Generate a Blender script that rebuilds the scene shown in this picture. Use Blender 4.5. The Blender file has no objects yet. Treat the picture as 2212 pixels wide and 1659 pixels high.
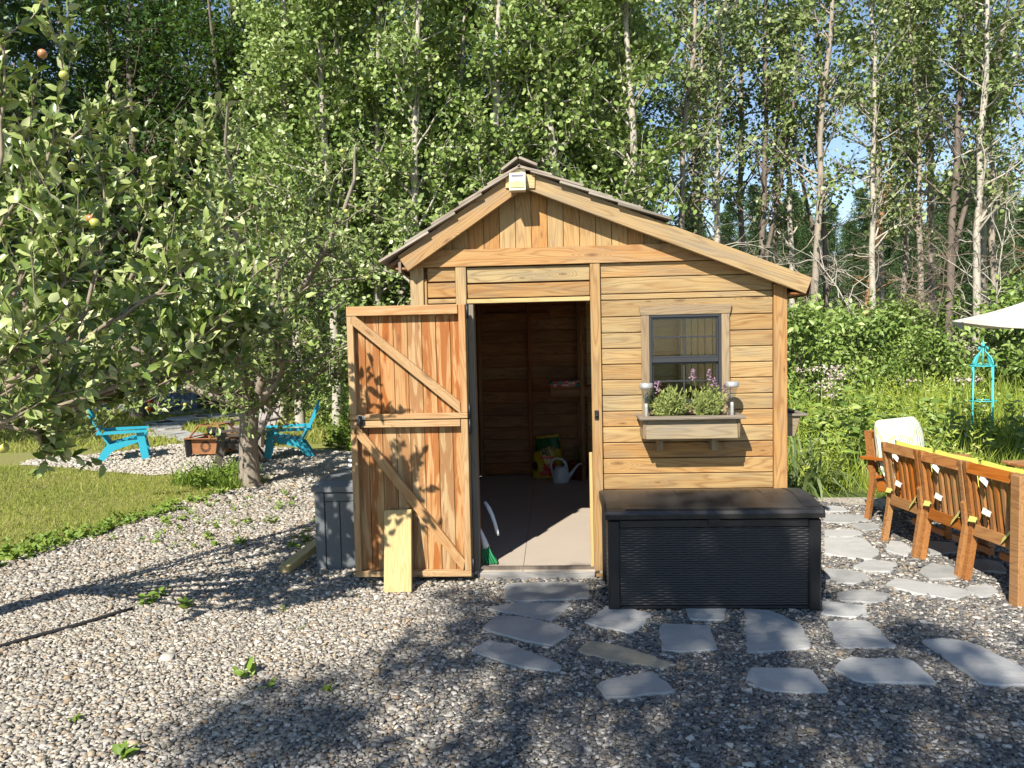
import bpy, bmesh, math, random
import numpy as np
from mathutils import Vector, Matrix, Euler

# ---------------------------------------------------------------- camera, sky, sun, exposure
sc = bpy.context.scene
col = sc.collection
CAM = np.array([0.937, -5.054, 1.614])
_R = np.array([0.99828867, 0.05405545, -0.02231004])
_U = np.array([0.01908279, 0.05950016, 0.99804588])
_F = np.array([-0.05527727, 0.99676363, -0.05836681])
cd = bpy.data.cameras.new('camera')
cd.sensor_width = 36.0
cd.lens = 1662.0 / 2212.0 * 36.0
cd.clip_start = 0.05
cd.clip_end = 2000
cam = bpy.data.objects.new('camera', cd)
col.objects.link(cam)
cam.matrix_world = Matrix(((_R[0], _U[0], -_F[0], CAM[0]), (_R[1], _U[1], -_F[1], CAM[1]), (_R[2], _U[2], -_F[2], CAM[2]), (0, 0, 0, 1)))
sc.camera = cam

SUN = np.array([0.40, 1.0, -0.95])            # the way the sunlight travels
SUN_EL = math.atan2(0.95, math.hypot(0.40, 1.0))
world = bpy.data.worlds.new('World')
sc.world = world
world.use_nodes = True
wn = world.node_tree.nodes
sky = wn.new('ShaderNodeTexSky')
sky.sky_type = 'NISHITA'
sky.sun_disc = False
sky.sun_elevation = SUN_EL
sky.sun_rotation = math.atan2(-0.40, -1.0)
sky.air_density = 1.0
sky.dust_density = 0.05
sky.ozone_density = 1.0
wn['Background'].inputs['Strength'].default_value = 0.085
world.node_tree.links.new(sky.outputs['Color'], wn['Background'].inputs['Color'])

sl = bpy.data.lights.new('sun', 'SUN')
sl.energy = 5.0
sl.angle = math.radians(0.53)
sl.color = (1.0, 0.93, 0.82)
sun = bpy.data.objects.new('sun', sl)
col.objects.link(sun)
sun.rotation_euler = Vector(-SUN).to_track_quat('Z', 'Y').to_euler()
sun.location = (-8, -20, 19)

vs = sc.view_settings
vs.view_transform = 'Standard'
vs.look = 'None'
vs.exposure = 1.0
vs.gamma = 1.0
vs.use_curve_mapping = False
sc.cycles.max_bounces = 8
sc.cycles.transparent_max_bounces = 12
sc.cycles.use_denoising = True

# ---------------------------------------------------------------- helpers
rng = np.random.default_rng(11)
random.seed(5)


def gp(u, v, z=0.0):
    """ground point seen at a place of the 2212x1659 photograph"""
    d = _F + _R * (u - 1106.0) / 1662.0 - _U * (v - 829.5) / 1662.0
    return CAM + d * (z - CAM[2]) / d[2]


def wp(u, v, y):
    d = _F + _R * (u - 1106.0) / 1662.0 - _U * (v - 829.5) / 1662.0
    return CAM + d * (y - CAM[1]) / d[1]


def tag(o, label=None, cat=None, group=None, kind=None):
    if label: o['label'] = label
    if cat: o['category'] = cat
    if group: o['group'] = group
    if kind: o['kind'] = kind
    return o


def empty(name, loc=(0, 0, 0), rz=0.0, parent=None):
    o = bpy.data.objects.new(name, None)
    col.objects.link(o)
    o.location = loc
    o.rotation_euler = (0, 0, rz)
    o.empty_display_size = 0.1
    if parent: o.parent = parent
    return o


def obj(name, me, m=None, parent=None, loc=None):
    o = bpy.data.objects.new(name, me)
    col.objects.link(o)
    if m is not None and len(me.materials) == 0:
        me.materials.append(m)
    if parent is not None: o.parent = parent
    if loc is not None: o.location = loc
    return o


def arr_mesh(name, V, Fc, attr=None, smooth=False):
    """mesh from numpy arrays, every face with the same number of corners"""
    V = np.asarray(V, dtype=np.float32).reshape(-1, 3)
    Fc = np.asarray(Fc, dtype=np.int32)
    k = Fc.shape[1]
    me = bpy.data.meshes.new(name)
    me.vertices.add(len(V)); me.vertices.foreach_set('co', V.ravel())
    me.loops.add(Fc.size); me.loops.foreach_set('vertex_index', Fc.ravel())
    me.polygons.add(len(Fc))
    me.polygons.foreach_set('loop_start', np.arange(0, Fc.size, k, dtype=np.int32))
    me.polygons.foreach_set('loop_total', np.full(len(Fc), k, dtype=np.int32))
    if smooth: me.polygons.foreach_set('use_smooth', np.ones(len(Fc), dtype=bool))
    me.update(calc_edges=True)
    if attr is not None:
        for an, av in attr.items():
            av = np.asarray(av, dtype=np.float32)
            if av.ndim == 1:
                a = me.attributes.new(an, 'FLOAT', 'POINT'); a.data.foreach_set('value', av)
            else:
                a = me.attributes.new(an, 'FLOAT_COLOR', 'POINT')
                a.data.foreach_set('color', np.concatenate([av, np.ones((len(av), 1), np.float32)], 1).ravel())
    return me


class MB:
    """collects boxes, bars, tubes, lathes and prisms into one mesh"""
    def __init__(s):
        s.v = []; s.f = []; s.sm = []

    def add(s, vs, fs, smooth=False):
        n = len(s.v)
        s.v.extend([tuple(map(float, p)) for p in vs])
        s.f.extend([tuple(i + n for i in f) for f in fs])
        s.sm.extend([smooth] * len(fs))
        return s

    def box(s, lo, hi, bev=0.0, M=None):
        lo = Vector(lo); hi = Vector(hi)
        c = (lo + hi) / 2; h = (hi - lo) / 2
        return s.cbox(c, h, bev, M)

    def cbox(s, c, h, bev=0.0, M=None):
        c = Vector(c)
        if bev <= 0:
            vs = [Vector((sx * h[0], sy * h[1], sz * h[2])) for sx in (-1, 1) for sy in (-1, 1) for sz in (-1, 1)]
            fs = [(0, 1, 3, 2), (4, 6, 7, 5), (0, 4, 5, 1), (2, 3, 7, 6), (0, 2, 6, 4), (1, 5, 7, 3)]
        else:
            b = min(bev, min(h) * 0.9)
            vs = []; ix = {}
            for sx in (-1, 1):
                for sy in (-1, 1):
                    for sz in (-1, 1):
                        for a in range(3):
                            q = [sx * h[0], sy * h[1], sz * h[2]]
                            sg = (sx, sy, sz)
                            for k in range(3):
                                if k != a: q[k] -= sg[k] * b
                            ix[(sx, sy, sz, a)] = len(vs); vs.append(Vector(q))
            fs = []
            for a in range(3):
                o = [k for k in range(3) if k != a]
                for sg in (-1, 1):
                    loop = []
                    for (p, q) in ((-1, -1), (1, -1), (1, 1), (-1, 1)):
                        t = [0, 0, 0]; t[a] = sg; t[o[0]] = p; t[o[1]] = q
                        loop.append(ix[(t[0], t[1], t[2], a)])
                    if (sg > 0) == (a == 1): loop.reverse()
                    fs.append(tuple(loop))
            for a in range(3):
                o = [k for k in range(3) if k != a]
                for p in (-1, 1):
                    for q in (-1, 1):
                        t1 = [0, 0, 0]; t1[a] = -1; t1[o[0]] = p; t1[o[1]] = q
                        t2 = list(t1); t2[a] = 1
                        fs.append((ix[(*t1, o[0])], ix[(*t2, o[0])], ix[(*t2, o[1])], ix[(*t1, o[1])]))
            for sx in (-1, 1):
                for sy in (-1, 1):
                    for sz in (-1, 1):
                        fs.append(tuple(ix[(sx, sy, sz, a)] for a in range(3)))
        if M is not None: vs = [M @ v for v in vs]
        return s.add([v + c for v in vs], fs)

    def bar(s, a, b, w, t, n=(0, 0, 1), bev=0.0):
        a = Vector(a); b = Vector(b)
        X = (b - a); L = X.length; X.normalize()
        Z = Vector(n); Z = (Z - X * Z.dot(X))
        if Z.length < 1e-6: Z = X.orthogonal()
        Z.normalize(); Y = Z.cross(X)
        M = Matrix((X, Y, Z)).transposed()
        return s.cbox((a + b) / 2, (L / 2, w / 2, t / 2), bev, M)

    def tube(s, pts, rad, n=8, cap=True, smooth=True):
        pts = [Vector(p) for p in pts]
        if not hasattr(rad, '__len__'): rad = [rad] * len(pts)
        base = len(s.v); up = Vector((0.31, 0.17, 0.93))
        vs = []
        for i, p in enumerate(pts):
            d = (pts[min(i + 1, len(pts) - 1)] - pts[max(i - 1, 0)])
            if d.length < 1e-9: d = Vector((0, 0, 1))
            d.normalize()
            u = up - d * up.dot(d)
            if u.length < 1e-3: u = d.orthogonal()
            u.normalize(); up = u
            w = d.cross(u)
            for k in range(n):
                a = 2 * math.pi * k / n
                vs.append(p + (u * math.cos(a) + w * math.sin(a)) * rad[i])
        fs = []
        for i in range(len(pts) - 1):
            for k in range(n):
                k2 = (k + 1) % n
                fs.append((i * n + k, i * n + k2, (i + 1) * n + k2, (i + 1) * n + k))
        s.add(vs, fs, smooth)
        if cap:
            s.f.append(tuple(base + k for k in reversed(range(n)))); s.sm.append(False)
            m = base + (len(pts) - 1) * n
            s.f.append(tuple(m + k for k in range(n))); s.sm.append(False)
        return s

    def lathe(s, prof, c=(0, 0, 0), n=20, smooth=True):
        c = Vector(c); vs = []; fs = []
        for (r, z) in prof:
            for k in range(n):
                a = 2 * math.pi * k / n
                vs.append(c + Vector((r * math.cos(a), r * math.sin(a), z)))
        for i in range(len(prof) - 1):
            for k in range(n):
                k2 = (k + 1) % n
                fs.append((i * n + k, i * n + k2, (i + 1) * n + k2, (i + 1) * n + k))
        return s.add(vs, fs, smooth)

    def prism(s, poly, d, o=(0, 0, 0), ax=((1, 0, 0), (0, 0, 1), (0, 1, 0)), smooth=False):
        """polygon in the plane of ax[0], ax[1], pushed by d along ax[2]"""
        A, B, C = [Vector(a) for a in ax]; o = Vector(o); n = len(poly)
        vs = [o + A * p[0] + B * p[1] for p in poly] + [o + A * p[0] + B * p[1] + C * d for p in poly]
        fs = [tuple(range(n)), tuple(reversed(range(n, 2 * n)))]
        for k in range(n):
            k2 = (k + 1) % n
            fs.append((k2, k, k + n, k2 + n))
        return s.add(vs, fs, smooth)

    def mesh(s, name='mesh'):
        me = bpy.data.meshes.new(name)
        me.from_pydata(s.v, [], s.f)
        me.polygons.foreach_set('use_smooth', s.sm)
        me.update()
        bm = bmesh.new(); bm.from_mesh(me)
        bmesh.ops.recalc_face_normals(bm, faces=bm.faces)
        bm.to_mesh(me); bm.free()
        return me

    def build(s, name, m, parent=None, loc=None):
        return obj(name, s.mesh(name), m, parent, loc)


def plank(name, a, b, w, t, n, m, parent, bev=0.003):
    """a board as an object of its own whose local X runs along the grain"""
    a = Vector(a); b = Vector(b)
    X = (b - a); L = X.length; X.normalize()
    Z = Vector(n); Z = Z - X * Z.dot(X); Z.normalize(); Y = Z.cross(X)
    mb = MB(); mb.cbox((0, 0, 0), (L / 2, w / 2, t / 2), bev)
    o = mb.build(name, m, parent)
    M = Matrix((X, Y, Z)).transposed().to_4x4(); M.translation = (a + b) / 2
    o.matrix_basis = M
    return o


def shaped(name, poly, t, o0, X, Y, m, parent):
    """a board cut to a polygon (in its own X along the grain, Y) of thickness t"""
    X = Vector(X).normalized(); Y = Vector(Y); Y = (Y - X * Y.dot(X)).normalized(); Z = X.cross(Y)
    mb = MB(); mb.prism(poly, t, (0, 0, -t / 2), ((1, 0, 0), (0, 1, 0), (0, 0, 1)))
    o = mb.build(name, m, parent)
    M = Matrix((X, Y, Z)).transposed().to_4x4(); M.translation = Vector(o0)
    o.matrix_basis = M
    return o


def copy_tree(o, parent=None):
    c = o.copy(); col.objects.link(c); c.parent = parent
    for ch in [x for x in bpy.data.objects if x.parent == o]:
        copy_tree(ch, c)
    return c


# ---------------------------------------------------------------- materials
def newmat(name):
    m = bpy.data.materials.new(name); m.use_nodes = True
    nt = m.node_tree
    return m, nt.nodes, nt.links, nt.nodes['Principled BSDF']


def N(nodes, kind, **kw):
    n = nodes.new('ShaderNode' + kind)
    for k, v in kw.items():
        if k in n.inputs.keys(): n.inputs[k].default_value = v
        else: setattr(n, k, v)
    return n


def mathn(nt, op, a, b=None, c=None, clamp=False):
    n = nt.nodes.new('ShaderNodeMath'); n.operation = op; n.use_clamp = clamp
    for i, x in enumerate((a, b, c)):
        if x is None: continue
        if isinstance(x, (int, float)): n.inputs[i].default_value = x
        else: nt.links.new(x, n.inputs[i])
    return n.outputs[0]


def mixc(nt, f, a, b, mode='MIX'):
    n = nt.nodes.new('ShaderNodeMix'); n.data_type = 'RGBA'; n.blend_type = mode
    for i, x in ((0, f), (6, a), (7, b)):
        if isinstance(x, (int, float)): n.inputs[i].default_value = x
        elif isinstance(x, tuple): n.inputs[i].default_value = (x[0], x[1], x[2], 1)
        else: nt.links.new(x, n.inputs[i])
    return n.outputs[2]


def ramp(nt, f, stops, interp='LINEAR'):
    n = nt.nodes.new('ShaderNodeValToRGB'); cr = n.color_ramp; cr.interpolation = interp
    while len(cr.elements) < len(stops): cr.elements.new(0.5)
    for e, (p, c) in zip(cr.elements, stops):
        e.position = p
        if not isinstance(c, tuple): c = (c, c, c)
        e.color = (c[0], c[1], c[2], 1)
    nt.links.new(f, n.inputs[0])
    return n.outputs[0]


def bump(nt, h, strength, dist, bsdf):
    b = nt.nodes.new('ShaderNodeBump'); b.inputs['Strength'].default_value = strength; b.inputs['Distance'].default_value = dist
    nt.links.new(h, b.inputs['Height']); nt.links.new(b.outputs[0], bsdf.inputs['Normal'])


def mapping(nt, vec, scale, add=None):
    m = nt.nodes.new('ShaderNodeMapping'); m.inputs['Scale'].default_value = scale
    nt.links.new(vec, m.inputs['Vector'])
    if add is not None: nt.links.new(add, m.inputs['Location'])
    return m.outputs[0]


def noise(nt, vec, scale, detail=3, rough=0.5, dist=0.0):
    n = nt.nodes.new('ShaderNodeTexNoise'); n.inputs['Scale'].default_value = scale; n.inputs['Detail'].default_value = detail
    n.inputs['Roughness'].default_value = rough; n.inputs['Distortion'].default_value = dist
    if vec is not None: nt.links.new(vec, n.inputs['Vector'])
    return n.outputs['Fac']


def wood(name, light, dark, weather=(0.33, 0.29, 0.24), wamt=0.25, stain=None, samt=0.0, vary=0.3, rough=0.62, rings=1.0, spec=0.35, knots=True):
    m, nd, lk, bs = newmat(name); nt = m.node_tree
    tc = N(nd, 'TexCoord'); oi = N(nd, 'ObjectInfo')
    cb = nd.new('ShaderNodeCombineXYZ')
    for i, k in enumerate((37.0, 53.0, 71.0)):
        lk.new(mathn(nt, 'MULTIPLY', oi.outputs['Random'], k), cb.inputs[i])
    va = nd.new('ShaderNodeVectorMath'); va.operation = 'ADD'
    lk.new(tc.outputs['Object'], va.inputs[0]); lk.new(cb.outputs[0], va.inputs[1])
    v = va.outputs[0]
    kn = None
    if knots:
        vo = nd.new('ShaderNodeTexVoronoi'); vo.voronoi_dimensions = '2D'; vo.inputs['Scale'].default_value = 1.0
        lk.new(mapping(nt, v, (1.7, 6.0, 0)), vo.inputs['Vector'])
        sv = nd.new('ShaderNodeSeparateColor'); lk.new(vo.outputs['Color'], sv.inputs[0])
        kn = mathn(nt, 'SUBTRACT', 1.0, mathn(nt, 'MULTIPLY', vo.outputs['Distance'], mathn(nt, 'MULTIPLY_ADD', sv.outputs[0], 5.0, 3.6)), clamp=True)       # 1 at the knot's heart
        kn = mathn(nt, 'MULTIPLY', kn, mathn(nt, 'GREATER_THAN', sv.outputs[1], 0.42))
    n1 = noise(nt, mapping(nt, v, (0.9, 9.0, 9.0)), 1.0, 2.5, 0.45, 0.25)
    if kn is not None:
        n1 = mathn(nt, 'ADD', n1, mathn(nt, 'MULTIPLY', kn, 0.34))
    sn = mathn(nt, 'SINE', mathn(nt, 'MULTIPLY', n1, 85.0 * rings))
    ring = mathn(nt, 'POWER', mathn(nt, 'MULTIPLY_ADD', sn, 0.5, 0.5), 1.7)
    fib = noise(nt, mapping(nt, v, (5.0, 190.0, 190.0)), 1.0, 2, 0.6)
    big = noise(nt, mapping(nt, v, (1.4, 4.0, 4.0)), 1.0, 3, 0.6)
    line = mathn(nt, 'POWER', mathn(nt, 'MULTIPLY_ADD', sn, 0.5, 0.5), 6.0)
    f = mathn(nt, 'ADD', mathn(nt, 'ADD', mathn(nt, 'MULTIPLY', ring, 0.35), mathn(nt, 'MULTIPLY', line, 0.35)), mathn(nt, 'MULTIPLY_ADD', fib, 0.9, -0.32), clamp=True)
    c = mixc(nt, f, light, dark)
    c = mixc(nt, mathn(nt, 'MULTIPLY', mathn(nt, 'MULTIPLY_ADD', big, 2.2, -0.75, clamp=True), 0.35), c, dark)
    if stain is not None:
        s1 = noise(nt, mapping(nt, v, (1.7, 15.0, 15.0)), 1.0, 2.5, 0.55, 0.8)
        sf = ramp(nt, s1, [(0.0, 0.0), (0.46, 0.0), (0.505, 0.8), (0.62, 0.95), (0.66, 0.4), (1.0, 0.6)])
        c = mixc(nt, mathn(nt, 'MULTIPLY', sf, samt), c, stain)
    if wamt > 0:
        w1 = noise(nt, mapping(nt, v, (2.2, 14.0, 14.0)), 1.0, 4, 0.65)
        wf = mathn(nt, 'MULTIPLY', mathn(nt, 'MULTIPLY_ADD', w1, 4.0, -1.85, clamp=True), wamt)
        c = mixc(nt, wf, c, weather)
    if kn is not None:
        kf = ramp(nt, kn, [(0.0, 0.0), (0.62, 0.0), (0.80, 0.45), (1.0, 0.8)])
        c = mixc(nt, kf, c, (dark[0] * 0.42, dark[1] * 0.33, dark[2] * 0.28))
    hs = N(nd, 'HueSaturation')
    wn_ = nd.new('ShaderNodeTexWhiteNoise'); wn_.noise_dimensions = '1D'; lk.new(mathn(nt, 'MULTIPLY', oi.outputs['Random'], 917.0), wn_.inputs['W'])
    lk.new(mathn(nt, 'MULTIPLY_ADD', oi.outputs['Random'], vary, 1.0 - vary * 0.55), hs.inputs['Value'])
    lk.new(mathn(nt, 'MULTIPLY_ADD', wn_.outputs['Value'], 0.022, 0.489), hs.inputs['Hue'])
    lk.new(mathn(nt, 'MULTIPLY_ADD', wn_.outputs['Value'], -0.22, 1.08), hs.inputs['Saturation'])
    lk.new(c, hs.inputs['Color'])
    lk.new(hs.outputs[0], bs.inputs['Base Color'])
    bs.inputs['Roughness'].default_value = rough
    bs.inputs['Specular IOR Level'].default_value = spec
    bump(nt, mathn(nt, 'ADD', mathn(nt, 'MULTIPLY', ring, -0.5), fib), 0.35, 0.002, bs)
    return m


def plain(name, c, rough=0.5, metal=0.0, spec=0.5, nscale=30.0, namt=0.15, bmp=0.0, bdist=0.002):
    """painted, plastic or metal surface with slight grime and unevenness"""
    m, nd, lk, bs = newmat(name); nt = m.node_tree
    tc = N(nd, 'TexCoord')
    n = noise(nt, tc.outputs['Object'], nscale, 4, 0.6)
    n2 = noise(nt, tc.outputs['Object'], nscale * 0.12, 3, 0.6)
    f = mathn(nt, 'ADD', mathn(nt, 'MULTIPLY', n, 0.5), mathn(nt, 'MULTIPLY', n2, 0.5))
    cc = mixc(nt, f, tuple(x * (1 - namt * 1.6) for x in c), tuple(min(1, x * (1 + namt * 1.2)) for x in c))
    lk.new(cc, bs.inputs['Base Color'])
    lk.new(mathn(nt, 'MULTIPLY_ADD', n2, 0.25, rough - 0.12), bs.inputs['Roughness'])
    bs.inputs['Metallic'].default_value = metal
    bs.inputs['Specular IOR Level'].default_value = spec
    if bmp: bump(nt, n, bmp, bdist, bs)
    return m


def leafmat(name, stops, transl=0.35, rough=0.45, spec=0.35, tcol=None):
    m, nd, lk, bs = newmat(name); nt = m.node_tree
    at = N(nd, 'Attribute', attribute_name='rnd')
    c = ramp(nt, at.outputs['Fac'], stops)
    lk.new(c, bs.inputs['Base Color'])
    bs.inputs['Roughness'].default_value = rough
    bs.inputs['Specular IOR Level'].default_value = spec
    tr = nd.new('ShaderNodeBsdfTranslucent')
    lk.new(mixc(nt, 0.6, c, tcol or (0.16, 0.24, 0.02)), tr.inputs['Color'])
    mx = nd.new('ShaderNodeMixShader'); mx.inputs[0].default_value = transl
    lk.new(bs.outputs[0], mx.inputs[1]); lk.new(tr.outputs[0], mx.inputs[2])
    lk.new(mx.outputs[0], nd['Material Output'].inputs['Surface'])
    return m


def bark(name, c1, c2, c3=None, scale=6.0, stretch=(1, 1, 0.25), bmp=0.6):
    m, nd, lk, bs = newmat(name); nt = m.node_tree
    tc = N(nd, 'TexCoord')
    v = mapping(nt, tc.outputs['Object'], stretch)
    n = noise(nt, v, scale, 5, 0.65, 0.4)
    c = ramp(nt, n, [(0.3, c2), (0.55, c1), (0.8, c1)] if c3 is None else [(0.30, c2), (0.47, c1), (0.62, c1), (0.75, c3)])
    lk.new(c, bs.inputs['Base Color']); bs.inputs['Roughness'].default_value = 0.85
    bump(nt, n, bmp, 0.02, bs)
    return m


def glassmat(name, tint=(1, 1, 1), refl=0.08):
    m, nd, lk, bs = newmat(name)
    tr = nd.new('ShaderNodeBsdfTransparent'); tr.inputs['Color'].default_value = (*tint, 1)
    gl = nd.new('ShaderNodeBsdfGlossy'); gl.inputs['Roughness'].default_value = 0.02
    mx = nd.new('ShaderNodeMixShader'); mx.inputs[0].default_value = refl
    lk.new(tr.outputs[0], mx.inputs[1]); lk.new(gl.outputs[0], mx.inputs[2])
    lk.new(mx.outputs[0], nd['Material Output'].inputs['Surface'])
    return m


M = {}
M['siding'] = wood('cedar_siding', (0.42, 0.285, 0.118), (0.235, 0.128, 0.045), (0.18, 0.148, 0.10), 0.6, stain=(0.30, 0.15, 0.042), samt=0.35, vary=0.24)
M['trim'] = wood('cedar_trim', (0.40, 0.265, 0.108), (0.235, 0.125, 0.043), (0.23, 0.19, 0.13), 0.4, stain=(0.30, 0.145, 0.042), samt=0.3, vary=0.16)
M['gable'] = wood('cedar_gable', (0.41, 0.25, 0.085), (0.25, 0.125, 0.037), (0.23, 0.165, 0.10), 0.3, stain=(0.30, 0.145, 0.036), samt=0.3, vary=0.14)
M['fascia'] = wood('cedar_fascia', (0.36, 0.22, 0.085), (0.215, 0.115, 0.042), (0.19, 0.16, 0.12), 0.6, vary=0.16)
M['door'] = wood('cedar_door_plank', (0.42, 0.265, 0.12), (0.32, 0.165, 0.055), (0.24, 0.16, 0.09), 0.1, stain=(0.245, 0.082, 0.012), samt=0.95, vary=0.14)
M['door_frame'] = wood('cedar_door_frame', (0.44, 0.285, 0.135), (0.32, 0.17, 0.065), (0.24, 0.16, 0.09), 0.1, stain=(0.29, 0.125, 0.03), samt=0.35, vary=0.14)
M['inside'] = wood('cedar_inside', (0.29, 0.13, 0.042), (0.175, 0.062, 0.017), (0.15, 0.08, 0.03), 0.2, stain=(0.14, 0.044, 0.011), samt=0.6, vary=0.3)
M['gray'] = wood('weathered_cedar', (0.22, 0.185, 0.14), (0.135, 0.11, 0.08), (0.19, 0.175, 0.15), 0.5, vary=0.2, knots=False)
M['planter'] = wood('weathered_planter', (0.28, 0.205, 0.115), (0.175, 0.12, 0.063), (0.19, 0.165, 0.13), 0.6, vary=0.2)
M['shingle'] = wood('cedar_shingle', (0.27, 0.225, 0.175), (0.16, 0.13, 0.10), (0.34, 0.31, 0.27), 0.6, vary=0.5, knots=False)
M['pine'] = wood('fresh_pine_and_lit_board', (0.46, 0.345, 0.155), (0.36, 0.24, 0.085), (0.3, 0.25, 0.16), 0.1, vary=0.1)  # pale tone doubles as window light on some inner boards
M['teak'] = wood('oiled_teak', (0.36, 0.155, 0.042), (0.235, 0.085, 0.02), (0.18, 0.09, 0.035), 0.15, vary=0.25, rough=0.36, spec=0.5, knots=False)
M['floor'] = plain('painted_floor', (0.40, 0.345, 0.285), 0.6, nscale=9, namt=0.06, bmp=0.06)
M['sill'] = wood('grey_sill', (0.30, 0.285, 0.27), (0.16, 0.15, 0.14), (0.36, 0.35, 0.34), 0.6, vary=0.1, knots=False)
M['black_frame'] = plain('black_window_frame', (0.028, 0.03, 0.035), 0.4)
M['black_metal'] = plain('black_iron', (0.02, 0.02, 0.022), 0.45, 0.3)
M['steel'] = plain('galvanised_steel', (0.45, 0.45, 0.45), 0.45, 0.55)
M['glass'] = glassmat('window_glass', (0.97, 0.98, 0.97), 0.035)
M['glass_dusty'] = glassmat('lamp_glass', (0.85, 0.87, 0.85), 0.16)
M['box_black'] = plain('black_resin', (0.012, 0.012, 0.0135), 0.40, nscale=60, namt=0.2, bmp=0.15)
M['box_lid'] = plain('black_resin_lid', (0.030, 0.027, 0.025), 0.42, nscale=40, namt=0.2, bmp=0.2)
M['box_gray'] = plain('grey_resin', (0.115, 0.125, 0.135), 0.55, nscale=50, namt=0.12, bmp=0.15)
M['turq'] = plain('turquoise_plastic', (0.025, 0.33, 0.45), 0.45, nscale=12, namt=0.08)
M['turq_metal'] = plain('turquoise_paint', (0.05, 0.40, 0.42), 0.5, nscale=30, namt=0.1)
M['brown_plastic'] = plain('brown_plastic', (0.085, 0.068, 0.055), 0.5, nscale=20, namt=0.15)
M['gray_plastic'] = plain('grey_brown_plastic', (0.20, 0.175, 0.155), 0.5, nscale=20, namt=0.12)
M['rust'] = plain('rusty_steel', (0.27, 0.115, 0.045), 0.8, 0.2, nscale=22, namt=0.45, bmp=0.3)
M['dark_void'] = plain('soot_and_opening_shade', (0.012, 0.011, 0.010), 0.9)  # soot in the pit, painted shade in the sunburst openings
M['red_plastic'] = plain('red_plastic', (0.55, 0.03, 0.02), 0.4, namt=0.1)
M['blue_paint'] = plain('slate_blue_paint', (0.055, 0.085, 0.13), 0.6, namt=0.1)
M['white_plastic'] = plain('white_plastic', (0.75, 0.76, 0.78), 0.4, namt=0.04)
M['green_bristle'] = plain('green_bristles', (0.02, 0.24, 0.09), 0.6, namt=0.2, nscale=90)
M['cream_plastic'] = plain('cream_plastic', (0.62, 0.57, 0.41), 0.4, namt=0.05)
M['lamp_lens'] = plain('yellowed_lens', (0.50, 0.45, 0.22), 0.25, namt=0.1)
M['solar_cell'] = plain('solar_cell', (0.16, 0.16, 0.20), 0.15, namt=0.1)
M['umbrella'] = plain('canvas', (0.68, 0.645, 0.57), 0.85, nscale=120, namt=0.04, bmp=0.1)
M['lime'] = plain('lime_fabric', (0.44, 0.46, 0.07), 0.9, nscale=80, namt=0.08, bmp=0.15)
M['strap'] = plain('pale_strap', (0.62, 0.64, 0.18), 0.9, nscale=80, namt=0.08)
M['strap_white'] = plain('white_strap', (0.76, 0.76, 0.68), 0.9, nscale=80, namt=0.06)
M['soil'] = plain('potting_soil', (0.075, 0.05, 0.034), 0.95, nscale=160, namt=0.6, bmp=0.9, bdist=0.01)
M['clay'] = plain('dark_red_pot', (0.14, 0.03, 0.022), 0.5, namt=0.1)
M['hose'] = plain('matte_black', (0.018, 0.018, 0.018), 0.6)
M['stem'] = plain('green_stem', (0.10, 0.15, 0.035), 0.7)
M['twig'] = plain('grey_brown_twig', (0.16, 0.12, 0.085), 0.85)
M['apple_bark'] = bark('apple_bark', (0.22, 0.185, 0.145), (0.06, 0.048, 0.038), (0.30, 0.275, 0.23), 9.0, (1, 1, 0.22), 0.9)
M['apple_twig'] = bark('apple_twig_bark', (0.24, 0.20, 0.14), (0.13, 0.105, 0.07), None, 14.0, (1, 1, 0.5), 0.4)
M['aspen_bark'] = bark('aspen_bark', (0.38, 0.35, 0.29), (0.12, 0.10, 0.08), (0.46, 0.43, 0.37), 7.0, (1, 1, 1.2), 0.4)
M['poplar_bark'] = bark('poplar_bark', (0.30, 0.255, 0.205), (0.075, 0.062, 0.05), (0.38, 0.27, 0.15), 8.0, (1, 1, 0.35), 0.9)
M['dark_bark'] = bark('dark_bark', (0.15, 0.12, 0.095), (0.05, 0.04, 0.032), None, 8.0, (1, 1, 0.3), 0.8)
M['apple_leaf'] = leafmat('apple_leaf', [(0.0, (0.07, 0.125, 0.022)), (0.35, (0.18, 0.25, 0.055)), (0.7, (0.30, 0.36, 0.115)), (1.0, (0.47, 0.50, 0.27))], 0.18, 0.36, 0.5)  # palest stops paint sunny gloss as well as pale leaf undersides
M['apple_leaf2'] = leafmat('small_apple_leaf', [(0.0, (0.06, 0.11, 0.02)), (0.4, (0.155, 0.22, 0.055)), (0.75, (0.26, 0.32, 0.11)), (1.0, (0.40, 0.44, 0.22))], 0.17, 0.4, 0.45)
M['aspen_leaf'] = leafmat('aspen_leaf', [(0.0, (0.08, 0.145, 0.026)), (0.45, (0.195, 0.275, 0.07)), (0.8, (0.29, 0.365, 0.12)), (1.0, (0.41, 0.46, 0.22))], 0.22, 0.42, 0.45)
M['poplar_leaf'] = leafmat('poplar_leaf', [(0.0, (0.075, 0.12, 0.03)), (0.45, (0.18, 0.245, 0.075)), (0.8, (0.27, 0.33, 0.125)), (1.0, (0.40, 0.44, 0.21))], 0.20, 0.42, 0.45)
M['maple_leaf'] = leafmat('maple_leaf', [(0.0, (0.027, 0.068, 0.016)), (0.6, (0.060, 0.121, 0.027)), (1.0, (0.121, 0.182, 0.047))], 0.25, 0.4, 0.4)
M['pine_needle'] = leafmat('pine_needles', [(0.0, (0.031, 0.070, 0.028)), (0.6, (0.078, 0.133, 0.049)), (1.0, (0.141, 0.196, 0.077))], 0.15, 0.6, 0.25)
M['shrub_leaf'] = leafmat('shrub_leaf', [(0.0, (0.06, 0.12, 0.02)), (0.45, (0.165, 0.25, 0.05)), (0.8, (0.26, 0.34, 0.09)), (1.0, (0.37, 0.43, 0.16))], 0.20, 0.42, 0.4)
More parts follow.
